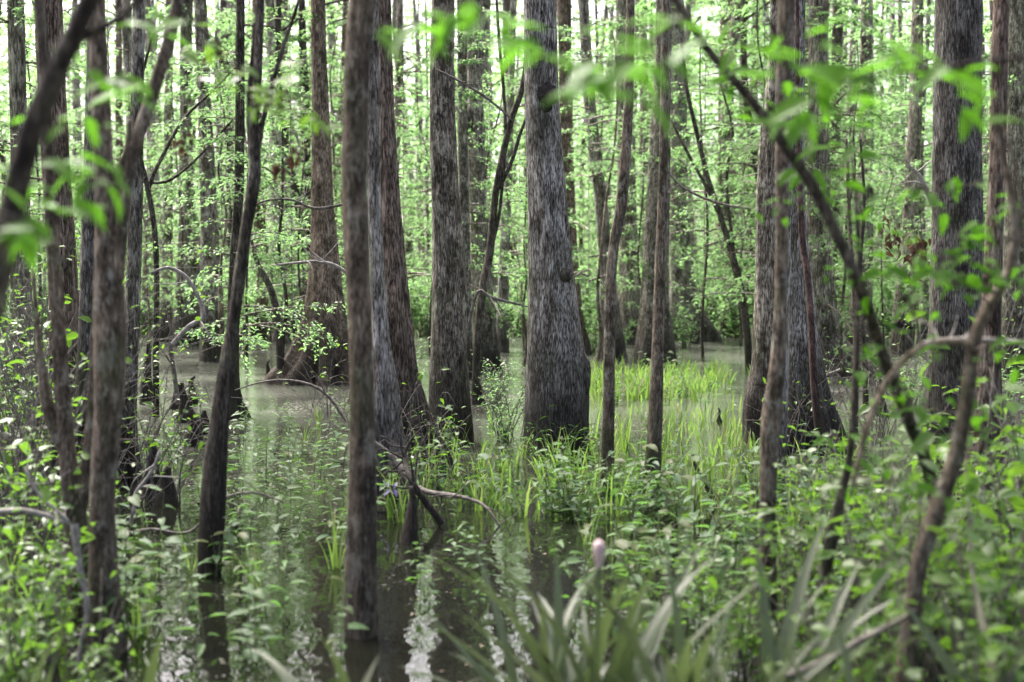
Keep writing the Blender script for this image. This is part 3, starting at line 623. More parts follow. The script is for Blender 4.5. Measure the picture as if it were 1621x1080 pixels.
def rnd_leaves(seed, spots):
    r = np.random.default_rng(seed); L = []
    for (x, y, sx, sy, n) in spots:
        for _ in range(n): L.append((x + r.normal(0, sx), y + r.normal(0, sy), r.choice((-20, 160, 200, 0, -50, 230)) + r.normal(0, 18), r.uniform(.8, 1.2)))
    return L
leafy_branch('bright sprig dangling over the top of the lichen-blotched trunk', 2.2, [(860, -80, 10), (760, -10, 7), (690, 20, 6), (620, 40, 5), (570, 55, 3)],
  rnd_leaves(1, [(590, 48, 12, 5, 2), (665, 40, 14, 12, 3), (720, 30, 18, 12, 4), (770, 30, 20, 16, 4), (725, 60, 14, 8, 2), (800, 50, 20, 10, 2)]), .075, 1)
leafy_branch('bright leafy spray crossing the knot-marked trunk near its black scar', 2.0, [(1110, -60, 10), (1060, 40, 8), (980, 95, 6), (900, 105, 5), (830, 90, 3)],
  rnd_leaves(2, [(856, 92, 14, 10, 7), (925, 130, 20, 12, 3), (1000, 105, 30, 10, 8), (1015, 165, 8, 8, 2), (1050, 95, 16, 14, 4), (960, 75, 20, 12, 3), (1065, 40, 10, 18, 3)]), .075, 2)
leafy_branch('wide bright spray reaching in front of the massive dark trunk', 2.4, [(1700, 60, 10), (1600, 90, 8), (1500, 105, 6), (1400, 120, 5), (1290, 130, 3)],
  rnd_leaves(3, [(1290, 125, 24, 14, 6), (1340, 140, 20, 14, 6), (1440, 110, 30, 7, 10), (1510, 112, 22, 8, 7), (1525, 148, 12, 5, 2), (1395, 150, 20, 14, 3), (1560, 180, 26, 20, 3), (1270, 165, 16, 14, 3)]), .085, 3)
leafy_branch('bright leaf cluster beside the top of the blurred brown stem', 2.6, [(1330, -60, 9), (1290, 20, 7), (1255, 60, 5), (1240, 110, 3)],
  rnd_leaves(4, [(1240, 62, 8, 8, 2), (1245, 105, 12, 8, 3), (1285, 80, 16, 16, 4), (1320, 40, 20, 16, 3), (1225, 190, 14, 14, 3)]), .07, 4)
leafy_branch('bright leaves hanging across the mossy forked shrub', 2.4, [(-60, 140, 9), (20, 200, 7), (90, 270, 6), (150, 290, 4), (200, 300, 3)],
  rnd_leaves(5, [(150, 292, 12, 12, 7), (110, 275, 22, 14, 6), (120, 325, 24, 8, 6), (60, 300, 20, 14, 3), (180, 265, 14, 10, 2), (75, 195, 16, 12, 3), (130, 190, 18, 14, 4)]), .058, 5)
leafy_branch('bright leaves below the arching dark limb at the edge', 2.2, [(-80, 300, 9), (-20, 330, 7), (30, 350, 5), (60, 380, 3)],
  rnd_leaves(6, [(36, 350, 10, 12, 6), (30, 380, 14, 12, 5), (75, 375, 14, 6, 2), (60, 395, 10, 10, 2), (10, 280, 14, 20, 2)]), .066, 6)
leafy_branch('bright sprig hanging between the arching limb and bent limb', 2.6, [(180, -70, 9), (190, 20, 6), (200, 90, 5), (180, 140, 3)],
  rnd_leaves(7, [(165, 130, 12, 10, 3), (240, 150, 8, 10, 3), (230, 40, 22, 16, 4), (185, 150, 14, 8, 3), (120, 120, 14, 14, 3), (270, 60, 14, 14, 3)]), .075, 7)
leafy_branch('shaded dull green twig hanging above the double stemmed sapling', 4.6, [(250, -60, 6), (330, 60, 5), (390, 150, 4), (440, 170, 3), (500, 190, 2)],
  rnd_leaves(8, [(350, 120, 20, 16, 9), (400, 145, 24, 14, 12), (450, 165, 24, 12, 12), (330, 70, 16, 14, 7), (500, 190, 20, 10, 7), (440, 120, 24, 14, 8)]), .075, 8, 'shrub')
leafy_branch('thin bright spray dangling beyond the diagonal blurred stem', 3.4, [(1200, -60, 7), (1230, 60, 5), (1280, 190, 4), (1320, 260, 2)],
  rnd_leaves(9, [(1180, 70, 24, 16, 8), (1210, 170, 24, 16, 8), (1300, 200, 26, 20, 8), (1330, 270, 24, 20, 7), (1270, 260, 20, 18, 6), (1150, 140, 20, 14, 6)]), .07, 9)

# hanging clumps of dead leaves
def dead_clump(label, px, py, Y, sp, n, seed, ll=.13):
    r = np.random.default_rng(seed); c = at(px, py, Y); root = empty('dead_leaf_clump', c); tag(root, label, 'dead leaves', 'dead leaf clumps caught in branches')
    fo = MB(); s = sp / F * Y; P = r.normal(0, 1, (n, 3)) * (s * .4, s * .3, s * .55); D = r.normal(0, .5, (n, 3)) + (0, 0, -1)
    l = ll * r.uniform(.6, 1.3, n); add_leaves(fo, P, D, r.normal(0, 1, (n, 3)), l, l * .45, OVATE); link('foliage', fo.mesh('foliage', LF['dead']), root)
    mb = MB(); pts = smooth_path([(0, 0, s * 1.6), (.02, 0, s * .6), (0, .02, 0), (.03, 0, -s * .6)], .05); tube(mb, pts, .006, 5); link('twig', mb.mesh('twig', M_TWIG), root)
dead_clump('large rusty brown dead leaf clump beside the massive dark trunk', 1456, 395, 17, 34, 60, 1)
dead_clump('small rusty dead leaf clump on the crooked gray trunk', 1414, 372, 20, 26, 40, 2)
dead_clump('small brown dead leaf clump above the twin gray trunks', 340, 80, 5.5, 18, 16, 3, .045)
dead_clump('round dark dead leaf clump high over the low water branch', 466, 240, 6.0, 20, 16, 4, .045)
dead_clump('oval dark dead leaf clump hanging left of the round one', 446, 262, 6.3, 16, 16, 5, .045)
dead_clump('tiny brown dead leaf tuft left of the twin gray trunks', 288, 225, 6.0, 16, 16, 6, .045)

# reddish vine on the vine-hung trunk
P = px_path([(1297, 690, 12, 11.6), (1288, 600, 12, 11.6), (1284, 520, 12, 11.6), (1278, 440, 11, 11.7), (1270, 380, 10, 11.8), (1266, 300, 8, 11.8), (1262, 180, 7, 11.9), (1262, -40, 6, 11.9)], 11.6)
mb = MB(); S = smooth_path(P, .06); root = P[0, :3] * (1, 1, 0); tube(mb, S[:, :3] - root, S[:, 3], 10, lumps(5, 0, 1, 3, .12))
M_VINE = bark('red_vine_bark', (.05, .025, .02), (.16, .09, .075), (.30, .20, .175), (.3, .28, .26), .2, .2, .5, 2.0)
o = tag(link('vine', mb.mesh('vine', M_VINE), None, root), 'reddish peeling vine climbing the side of the vine-hung gray trunk', 'vine')

# ------------------------------------------------------------------ far trees, each a thing
LMARK = sorted([(h[2].location.x / h[2].location.y * F + W / 2, h[0]) for h in hero if h[0] in (
    'the edge trunk', 'the scaly leaning trunk', 'the short-rooted trunk', 'the dark-footed twin trunk', 'the fluted brown trunk', 'the rusty-footed trunk', 'the lichen-blotched gray trunk',
    'the knot-marked gray trunk', 'the leaning gray trunk', 'the spreading lichen trunk', 'the curving dark trunk', 'the vine-hung gray trunk', 'the split gray trunk', 'the massive dark trunk', 'the mottled edge trunk')])
ORD = ['', 'second', 'third', 'fourth', 'fifth', 'sixth', 'seventh', 'eighth', 'ninth', 'tenth', 'eleventh', 'twelfth']
short = lambda p: p[4:]
def name_between(items, stem_, adj=True):
    """items: (x, y, object). One label each: its kind, its gap between two landmark trunks and its count from the first of them."""
    gaps = {}
    for it in items:
        c = col_of(it[0], it[1]); k = sum(1 for q in LMARK if q[0] < c)
        gaps.setdefault((it[3] if len(it) > 3 else stem_, k), []).append((c, it))
    for (st, k), L in gaps.items():
        L.sort(key=lambda t: t[0])
        for i, (c, it) in enumerate(L):
            n = len(L)
            if k == 0: where = f'out past {LMARK[0][1]}'; ref = 'it'
            elif k == len(LMARK): where = f'out past {LMARK[-1][1]}'; ref = 'it'
            else: where = None
            if where: lab = f'{st} {where}' + ('' if n == 1 else f', {(ORD + ["last"] * 30)[n - 1 - i if k == 0 else i] or "nearest"} from it')
            elif n == 1: lab = f'{st} between {LMARK[k-1][1]} and {short(LMARK[k][1])}'
            elif i == 0: lab = f'{st} just right of {LMARK[k-1][1]}'
            elif i == n - 1: lab = f'{st} just left of {LMARK[k][1]}'
            else: lab = f'{st}, {(ORD + ["far"] * 30)[i]} one right from {LMARK[k-1][1]}'
            it[2]['label'] = lab

r = np.random.default_rng(11)
FARTRUNK = []
for i in range(7):
    Hh = 15; zs = np.array([-.4, 0, .5, 1.3, 3, 6, 10, 15.0]); lean = r.normal(0, .02, 2); cur = r.normal(0, .1, (8, 2)); cur[:2] = 0
    rad = (.15 if i < 5 else .085) * np.array([1.7, 1.5, 1.2, 1.05, 1, .88, .7, .3])
    P = np.stack((lean[0] * zs + cur[:, 0], lean[1] * zs + cur[:, 1], zs, rad), -1); S = smooth_path(P, .25); mb = MB(); tube(mb, S[:, :3], S[:, 3], 14, lumps(300 + i, .35, .6, 5, .07))
    for q in range(5):
        z = r.uniform(3, 12); a = r.uniform(0, 6.28); l = r.uniform(.8, 2.2); s = S[np.argmin(abs(S[:, 2] - z)), :3]
        tube(mb, smooth_path([s, s + (math.cos(a) * l * .5, math.sin(a) * l * .5, l * .25), s + (math.cos(a) * l, math.sin(a) * l, l * r.uniform(.1, .7))], .3), .03, 5)
    FARTRUNK.append(mb)
FT = {k: [mb.mesh('trunk', B[k]) for mb in FARTRUNK] for k in ('far', 'dark', 'pale', 'brown')}
items = []
def far_tree(x, y, thick, kind, sc, under):
    o = empty('swamp_tree', (x, y, max(0, float(ground_z(x, y)) - .05)), r.uniform(0, 6.28), sc); tag(o, None, 'tree', 'far trees of the swamp forest')
    link('trunk', FT[kind][r.integers(0, 5) if thick else r.integers(5, 7)], o)
    if under: crown(o, UNDER[r.integers(0, 5)], (0, 0, 0), r.uniform(0, 6.28), r.uniform(.9, 1.15))
    word = {'far': 'gray', 'dark': 'dark', 'pale': 'pale', 'brown': 'brown'}[kind]
    items.append((x, y, o, ('sturdy ' if thick else 'slim ') + word + ' far tree'))
slots = np.linspace(-60, 1680, 92); r.shuffle(slots)
for i, c in enumerate(slots):
    y = 33 + 38 * ((i * .618) % 1); c = c + r.normal(0, 8); x = (c - W / 2) / F * y
    far_tree(x, y, r.random() < .55, r.choice(['far', 'far', 'pale', 'pale', 'brown', 'dark']), r.uniform(.8, 1.2), r.random() < .60)
for i in range(26):                               # beyond both sides of the frame
    y = r.uniform(14, 60); x = (1 if i % 2 else -1) * (y * .365 + r.uniform(1.2, 7)); far_tree(x, y, True, r.choice(['far', 'brown']), r.uniform(.9, 1.3), True)
name_between(items, 'far tree')

# slim leafy saplings between the trunks
SAPM = []
for i in range(4):
    rr = np.random.default_rng(900 + i); z = np.linspace(-.3, 5.2, 9); P = np.stack((np.cumsum(rr.normal(0, .06, 9)), np.cumsum(rr.normal(0, .06, 9)), z, np.linspace(.03, .008, 9)), -1); S = smooth_path(P, .2); mb = MB(); tube(mb, S[:, :3], S[:, 3], 8, lumps(930 + i, .1, .3, 4, .08))
    SAPM.append(mb.mesh('stem', B['smooth'] if i % 2 else B['dark']))
items = []
for i in range(50):
    c = -60 + 1740 * ((i * .618 + .3) % 1); y = 22 + 17 * ((i * .414) % 1); x = (c - W / 2) / F * y
    if any(abs(col_of(h[2].location.x, h[2].location.y) - c) < 14 and h[2].location.y > y for h in hero): c += 26; x = (c - W / 2) / F * y
    o = empty('slim_sapling', (x, y, 0), r.uniform(0, 6.28), r.uniform(.8, 1.3)); tag(o, None, 'sapling', 'slim leafy saplings between the trunks'); k = i % 4; link('stem', SAPM[k], o); q = SLIM[k]; f = link('crown', q[0], o, (0, 0, .3)); link('branch', q[1], f)
    items.append((x, y, o, 'slim leafy sapling'))
name_between(items, 'sapling')

# the far wood: one mass behind everything
r = np.random.default_rng(5); n = 150000; mb = MB()
y = r.uniform(74, 112, n); x = r.uniform(-1, 1, n) * (y * .42 + 14); z = 20.5 * r.random(n) ** 1.05
cl = sines(8, 9, .03, .25); keep = (cl(x * .9 + z * .7, y * .3 + z * 1.1) + .52 + .45 * (1 - z / 19)) > r.uniform(-.1, .6, n); x, y, z = x[keep], y[keep], z[keep]; n = len(x)
l = r.uniform(.25, .55, n); add_leaves(mb, np.stack((x, y, z), -1), r.normal(0, 1, (n, 3)) * (1, 1, .4), r.normal(0, .55, (n, 3)) + (0, 0, 1), l, l * .6, DIAMOND)
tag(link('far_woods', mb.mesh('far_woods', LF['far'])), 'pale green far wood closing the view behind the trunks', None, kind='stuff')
mb = MB()
for i in range(70):
    y = r.uniform(74, 110); x = r.uniform(-1, 1) * (y * .42 + 14); tube(mb, [(x, y, -.2), (x + r.normal(0, .2), y, 7), (x + r.normal(0, .5), y, 15), (x + r.normal(0, .6), y, 25)], np.array((.28, .22, .16, .05)) * r.uniform(.6, 1.3), 7)
tag(link('far_woods_stems', mb.mesh('far_woods_stems', B['far'])), 'gray trunks of the far wood', None, kind='stuff')

# ------------------------------------------------------------------ shrubs on the far shore and in the water
SHR = []
for i in range(6):
    rr = np.random.default_rng(400 + i); fo, st = MB(), MB()
    for k in range(16):
        a = rr.uniform(0, 6.28); tip = np.array((math.cos(a) * rr.uniform(.1, .75), math.sin(a) * rr.uniform(.1, .75), rr.uniform(.35, 1.25))); pts = smooth_path([(rr.normal(0, .06), rr.normal(0, .06), -.1), tip * (.4, .4, .6), tip], .12); tube(st, pts, np.linspace(.010, .003, len(pts)), 5)
        nl = 26; t = rr.integers(len(pts) // 3, len(pts), nl); P = pts[t] + rr.normal(0, .10, (nl, 3)); l = rr.uniform(.05, .10, nl)
        add_leaves(fo, P, rr.normal(0, 1, (nl, 3)) * (1, 1, .4), rr.normal(0, .4, (nl, 3)) + (0, 0, 1), l, l * .5, DIAMOND)
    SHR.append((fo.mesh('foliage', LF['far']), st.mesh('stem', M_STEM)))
r = np.random.default_rng(21); items = []
def shrub(x, y, z, sc, st):
    o = empty('shrub', (x, y, z), r.uniform(0, 6.28), sc); tag(o, None, 'shrub', 'low bright shrubs of the swamp'); q = SHR[r.integers(0, 6)]; link('foliage', q[0], o); link('stem', q[1], o); items.append((x, y, o, st))
for i in range(125):
    c = -40 + 1700 * ((i * .618) % 1); y = r.uniform(34.5, 47); x = (c - W / 2) / F * y; g = float(ground_z(x, y))
    if g < -.12: y += 6; x = (c - W / 2) / F * y
    shrub(x, y, max(0, float(ground_z(x, y))), r.uniform(1.1, 2.2), 'bright shrub on the nearer shore' if y < 43 else 'bright shrub deep on the shore')
for (c, row, sc) in ((800, 700, .5), (790, 640, .55), (985, 550, .6), (1085, 550, .9), (940, 560, .8), (1285, 640, .5), (40, 700, .8), (20, 640, 1.2), (1440, 640, .7), (1600, 680, .8)):
    y = depth_of(row); shrub((c - W / 2) / F * y, y, 0, sc, 'small leafy shrub in the open water')
name_between(items, 'shrub')

# ------------------------------------------------------------------ leafy water herbs
HERB = []
for i in range(10):
    rr = np.random.default_rng(500 + i); fo, st = MB(), MB(); broad = i < 6
    for s in range(1 if i % 2 else 2):
        hgt = rr.uniform(.28, .55); lean = rr.normal(0, .12, 2); bx = rr.normal(0, .05, 2)
        pts = smooth_path([(bx[0], bx[1], -.12), (bx[0] + lean[0] * .3, bx[1] + lean[1] * .3, hgt * .5), (bx[0] + lean[0], bx[1] + lean[1], hgt)], .04); tube(st, pts, np.linspace(.0055, .0025, len(pts)), 6)
        nl = rr.integers(6, 10); a0 = rr.uniform(0, 6.28)
        for k in range(nl):
            t = .28 + .72 * k / (nl - 1); p = pts[min(len(pts) - 1, int(t * (len(pts) - 1)))]; a = a0 + k * 2.4 + rr.normal(0, .3)
            L = (.145 if broad else .125) * rr.uniform(.75, 1.25) * (1.15 - .5 * t); el = rr.uniform(-.35, .45)
            pet = np.array((math.cos(a), math.sin(a), .35)) * L * .35; tube(st, np.array((p, p + pet)), .0018, 4)
            add_leaves(fo, [p + pet], [(math.cos(a), math.sin(a), el)], [(rr.normal(0, .25), rr.normal(0, .25), 1)], L, L * (rr.uniform(.50, .64) if broad else rr.uniform(.28, .38)), HEART if broad else OVATE)
    HERB.append((fo.mesh('foliage', LF['broad' if broad else 'narrow']), st.mesh('stem', M_STEM), broad))
TUFT = []
for i in range(6):
    rr = np.random.default_rng(600 + i); fo = MB()
    for k in range(rr.integers(7, 15)):
        add_blade(fo, (rr.normal(0, .035), rr.normal(0, .035), -.1), rr.uniform(0, 6.28), rr.uniform(.35, .75), rr.uniform(.012, .024), rr.uniform(.03, .3), rr.uniform(.1, 1.3), .3, 7)
    TUFT.append(fo.mesh('sedge_tuft', LF['grass']))
r = np.random.default_rng(31); items, tufts = [], []
def herb(x, y, sc, broad=None, z=0.0):
    k = r.integers(0, 6) if (broad if broad is not None else r.random() < .68) else r.integers(6, 10)
    o = empty('leafy_herb', (x, y, z), r.uniform(0, 6.28), sc * .9); q = HERB[k]; link('foliage', q[0], o); link('stem', q[1], o)
    band = 'nearest' if y < 7 else 'near' if y < 9 else 'mid-water' if y < 12 else 'far'
    st = ('broad' if q[2] else 'narrow') + '-leaved ' + band + ' herb'
    tag(o, None, 'water herb', 'leafy herbs growing in the shallow water'); items.append((x, y, o, st)); return o
def scatter(n, cx, row, sx, srow, fn):
    for _ in range(n):
        rw = min(max(row + r.uniform(-1, 1) * srow, 575), 1130); y = depth_of(rw); c = cx + r.uniform(-1, 1) * sx
        fn((c - W / 2) / F * y, y)
for args in ((58, 830, 765, 240, 56, lambda x, y: herb(x, y, r.uniform(.6, .95))), (34, 980, 770, 140, 60, lambda x, y: herb(x, y, r.uniform(.6, 1))), (34, 1150, 850, 180, 90, lambda x, y: herb(x, y, r.uniform(.7, 1.1))),
             (24, 460, 770, 110, 100, lambda x, y: herb(x, y, r.uniform(.55, .9))), (9, 420, 960, 130, 90, lambda x, y: herb(x, y, r.uniform(.55, .85))), (18, 260, 820, 110, 110, lambda x, y: herb(x, y, r.uniform(.5, .9))),
             (26, 1430, 880, 200, 110, lambda x, y: herb(x, y, r.uniform(.7, 1.15))), (14, 90, 960, 110, 110, lambda x, y: herb(x, y, r.uniform(.7, 1.1))), (6, 680, 930, 110, 60, lambda x, y: herb(x, y, r.uniform(.4, .65))),
             (10, 1010, 940, 140, 50, lambda x, y: herb(x, y, r.uniform(.7, 1))), (30, 480, 720, 130, 70, lambda x, y: herb(x, y, r.uniform(.45, .7))), (12, 1040, 625, 120, 34, lambda x, y: herb(x, y, r.uniform(.7, 1.0))), (14, 1260, 720, 150, 50, lambda x, y: herb(x, y, r.uniform(.6, .9))), (12, 300, 690, 60, 50, lambda x, y: herb(x, y, r.uniform(.5, .8)))):
    scatter(*args)
name_between(items, 'herb')
titems = []
def tuft(x, y, sc, z=0.0):
    o = link('sedge_tuft', TUFT[r.integers(0, 6)], None, (x, y, z)); o.rotation_euler = (0, 0, r.uniform(0, 6.28)); o.scale = (sc,) * 3
    tag(o, None, 'sedge', 'upright sedge tufts in the water'); band = 'near' if y < 9 else 'mid-water' if y < 14 else 'far'; titems.append((x, y, o, band + ' sedge tuft'))
for (c, row, sc) in ((933, 706, .95), (870, 742, .7), (1012, 770, .8), (905, 736, .7), (720, 775, .75), (690, 720, .8), (640, 760, .7), (1100, 760, .8), (1210, 680, .8), (1290, 640, .7), (1450, 830, 1.0), (1520, 900, 1.0), (1490, 770, .9), (505, 680, .7), (480, 700, .6), (560, 850, .6), (530, 900, .7), (400, 930, .5), (930, 860, .6), (1150, 700, .7), (1030, 720, .6), (1590, 960, 1.0), (1340, 760, .8), (780, 690, .7), (760, 745, .6), (980, 700, .7), (1070, 680, .7), (1240, 900, .8), (1390, 930, .9), (300, 900, .5), (215, 1010, .6), (60, 1010, .9), (20, 930, .9)):
    y = depth_of(row); tuft((c - W / 2) / F * y, y, sc)
for k in range(34):
    row = 700 + 130 * r.random(); c = 620 + 640 * r.random(); y = depth_of(row); tuft((c - W / 2) / F * y, y, r.uniform(.5, .95))
for k in range(12):
    row = 800 + 200 * r.random(); c = 1250 + 380 * r.random(); y = depth_of(row); tuft((c - W / 2) / F * y, y, r.uniform(.7, 1.1))
name_between(titems, 'sedge tuft')

# bright marsh grass between the trunks: nobody could count its blades
r = np.random.default_rng(41); mb = MB()
def grass(n, cx, row, sx, srow, l0, l1):
    for _ in range(n):
        rw = row + r.uniform(-1, 1) * srow; y = depth_of(rw); c = cx + r.normal(0, .5) * sx
        add_blade(mb, ((c - W / 2) / F * y, y, -.05), r.uniform(0, 6.28), r.uniform(l0, l1), r.uniform(.016, .030), r.uniform(0, .55), r.uniform(.1, 1.7), .3, 5)
for _ in range(120): grass(9, 1050 + r.normal(0, 70), 606 + r.uniform(-20, 30), 10, 2, .15, .42)
for _ in range(26): grass(8, 960 + r.normal(0, 22), 600 + r.uniform(-16, 40), 10, 4, .2, .42)
for _ in range(30): grass(3, 1050 + r.normal(0, 90), 655 + r.uniform(-30, 60), 14, 5, .10, .28)
grass(160, 850, 770, 180, 50, .15, .4); grass(160, 1150, 700, 130, 50, .12, .35)
tag(link('grass', mb.mesh('grass', LF['grass'])), 'bright marsh grass around the foot of the spreading lichen trunk', None, kind='stuff')
# ground cover of the far shore and bank
mb = MB(); n = 60000; yy = 32 + 42 * r.random(n) ** 1.2; xx = r.uniform(-1, 1, n) * (yy * .4 + 5); zz = ground_z(xx, yy); k = zz > -.06; xx, yy, zz = xx[k], yy[k], zz[k]; n = len(xx)
l = r.uniform(.07, .16, n); add_leaves(mb, np.stack((xx, yy, zz + r.uniform(0, .8, n) * (.5 + .5 * hum(xx * 3, yy * 3))), -1), r.normal(0, 1, (n, 3)) * (1, 1, .6), r.normal(0, .5, (n, 3)) + (0, 0, 1), l, l * .5, DIAMOND)
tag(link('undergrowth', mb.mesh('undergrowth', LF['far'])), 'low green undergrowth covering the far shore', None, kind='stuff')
mb = MB(); n = 5200; yy = r.uniform(.6, 5.6, n); xx = r.uniform(-4, 4, n); zz = ground_z(xx, yy); k = zz > -.05; xx, yy, zz = xx[k], yy[k], zz[k]; n = len(xx)
l = r.uniform(.04, .10, n); add_leaves(mb, np.stack((xx, yy, zz + r.uniform(0, .30, n)), -1), r.normal(0, 1, (n, 3)) * (1, 1, .5), r.normal(0, .5, (n, 3)) + (0, 0, 1), l, l * .5, OVATE)
tag(link('undergrowth', mb.mesh('undergrowth', LF['shrub'])), 'low green undergrowth on the near bank', None, kind='stuff')
# bits of leaf and petal lying on the water
mb = MB(); n = 900; rw = 620 + 470 * r.random(n) ** .8; yy = np.array([depth_of(q) for q in rw]); cc = r.uniform(-20, 1640, n); xx = (cc - W / 2) / F * yy
k = (hum(xx * 2.1 + 9, yy * 1.6) + r.normal(0, .12, n) > .12); xx, yy = xx[k], yy[k]; n = len(xx); l = r.uniform(.008, .032, n)
add_leaves(mb, np.stack((xx, yy, np.full(n, .006)), -1), np.stack((r.normal(0, 1, n), r.normal(0, 1, n), np.full(n, .0)), -1), np.stack((r.normal(0, .06, n), r.normal(0, .06, n), np.ones(n)), -1), l, l * r.uniform(.3, .6, n), OVATE)
tag(link('floating_leaf_litter', mb.mesh('floating_leaf_litter', LF['floating'])), 'scattered leaves and specks floating on the water', None, kind='stuff')

# ------------------------------------------------------------------ strap-leaved plants of the near bank
def strap(label, px, Y, n, L0, L1, wd, seed, sc=1.0, bud=False, base=None, azs=None):
    rr = np.random.default_rng(seed); x = (px - W / 2) / F * Y; z = max(.03, float(ground_z(x, Y)))
    root = empty('strap_leaf_plant', (x, Y, z)); tag(root, label, 'strap plant', 'strap-leaved plants of the near bank'); fo = MB()
    for k in range(n):
        az = rr.uniform(0, 6.28) if azs is None else rr.uniform(*azs)
        add_blade(fo, (rr.normal(0, .04), rr.normal(0, .04), -.03), az, rr.uniform(L0, L1) * sc, 1.1 * wd * rr.uniform(.7, 1.2), rr.uniform(.06, .85), rr.uniform(.0, 1.1), .45, 10, rr.normal(0, .5))
    link('foliage', fo.mesh('foliage', LF['strap']), root)
    if bud:
        c = at(948, 880, Y) - np.array(root.location); st = MB(); pts = smooth_path([(0, 0, 0), (c[0] * .6, .0, c[2] * .6), c], .05); tube(st, pts, np.linspace(.012, .008, len(pts)), 8); link('flower_stalk', st.mesh('flower_stalk', M_STEM), root)
        bm_ = MB(); prof = [(-.03, .007), (-.01, .012), (.012, .017), (.034, .020), (.048, .019), (.056, .014)]; tube(bm_, [c + (0, 0, a - .012) for a, _ in prof], [b_ for _, b_ in prof], 12, lumps(3, 0, 1, 3, .08)); link('flower_bud', bm_.mesh('flower_bud', M_PINK), root)
strap('gray-green strap-leaved clump with a pale pink bud', 945, 4.4, 26, .55, 1.05, .055, 1, bud=True)
strap('strap-leaved clump at the near bank between the pink bud and brown stem', 1090, 4.1, 24, .5, .95, .06, 2)
strap('strap-leaved clump at the foot of the blurred upright brown stem', 1215, 4.3, 20, .5, .95, .055, 3)
strap('strap-leaved clump below the blurred curving gray stem', 1400, 3.9, 12, .4, .8, .06, 4)
strap('small strap-leaved clump in the water edge under the central brown stem', 545, 4.4, 10, .3, .6, .05, 5)
strap('strap-leaved clump in the near corner below the arching dark limb', -10, 4.1, 14, .4, .8, .055, 6)
strap('strap-leaved clump at the extreme corner of the right-hand thicket', 1620, 4.0, 9, .4, .8, .055, 7)
strap('low strap-leaved clump left of the pink bud in the near water', 860, 4.6, 16, .45, .85, .045, 8)
strap('narrow strap-leaved clump under the mossy forked shrub', 225, 4.7, 8, .3, .55, .04, 9)

# leafy bushes of the near thicket at right and lower left
NB = []
for i in range(4):
    rr = np.random.default_rng(700 + i); fo, st = MB(), MB()
    for k in range(13):
        a = rr.uniform(0, 6.28); tip = np.array((math.cos(a) * rr.uniform(.1, .45), math.sin(a) * rr.uniform(.1, .45), rr.uniform(.3, .95))); pts = smooth_path([(rr.normal(0, .03), rr.normal(0, .03), -.1), tip * (.35, .35, .6), tip], .06); tube(st, pts, np.linspace(.006, .002, len(pts)), 5)
        nl = 9; t = rr.integers(len(pts) // 3, len(pts), nl); P = pts[t] + rr.normal(0, .06, (nl, 3)); l = rr.uniform(.05, .115, nl)
        add_leaves(fo, P, rr.normal(0, 1, (nl, 3)) * (1, 1, .4), rr.normal(0, .35, (nl, 3)) + (0, 0, 1), l, l * .5, OVATE)
    NB.append((fo.mesh('foliage', LF['shrub']), st.mesh('stem', M_TWIG)))
items = []
r = np.random.default_rng(51)
for (c, Y, sc) in ((1300, 5.2, .85), (1390, 4.8, .95), (1470, 5.3, 1.0), (1550, 4.9, 1.1), (1610, 5.6, 1.2), (1260, 6.4, .8), (1350, 6.8, .9), (1500, 7.0, .9), (1590, 7.6, 1.0), (1430, 6.2, .9), (1180, 5.6, .7), (1120, 6.3, .6), (1560, 4.2, .9), (1050, 5.4, .6),
                   (20, 5.2, .7), (80, 5.8, .7), (30, 7.4, 1.0), (90, 8.4, 1.1), (10, 9.5, 1.3), (150, 5.2, .5), (1330, 4.3, .7), (1640, 6.6, 1.4), (60, 11, 1.4), (1400, 7.6, 1.1), (1480, 8.4, 1.0), (1560, 8.0, 1.2), (1620, 9.4, 1.3), (1300, 8.2, .8), (1450, 5.8, 1.0), (1530, 6.0, 1.1), (1380, 5.6, .9), (1600, 5.0, 1.0), (130, 7.0, .7), (60, 6.4, .8)):
    x = (c - W / 2) / F * Y; o = empty('leafy_shrub', (x, Y, max(0, float(ground_z(x, Y)))), r.uniform(0, 6.28), sc); tag(o, None, 'shrub', 'leafy shrubs of the near bank'); q = NB[r.integers(0, 4)]; link('foliage', q[0], o); link('stem', q[1], o)
    items.append((x, Y, o, 'blurred leafy bush nearest the bank' if Y < 5.5 else 'blurred leafy bush in near water'))
name_between(items, 'bush')

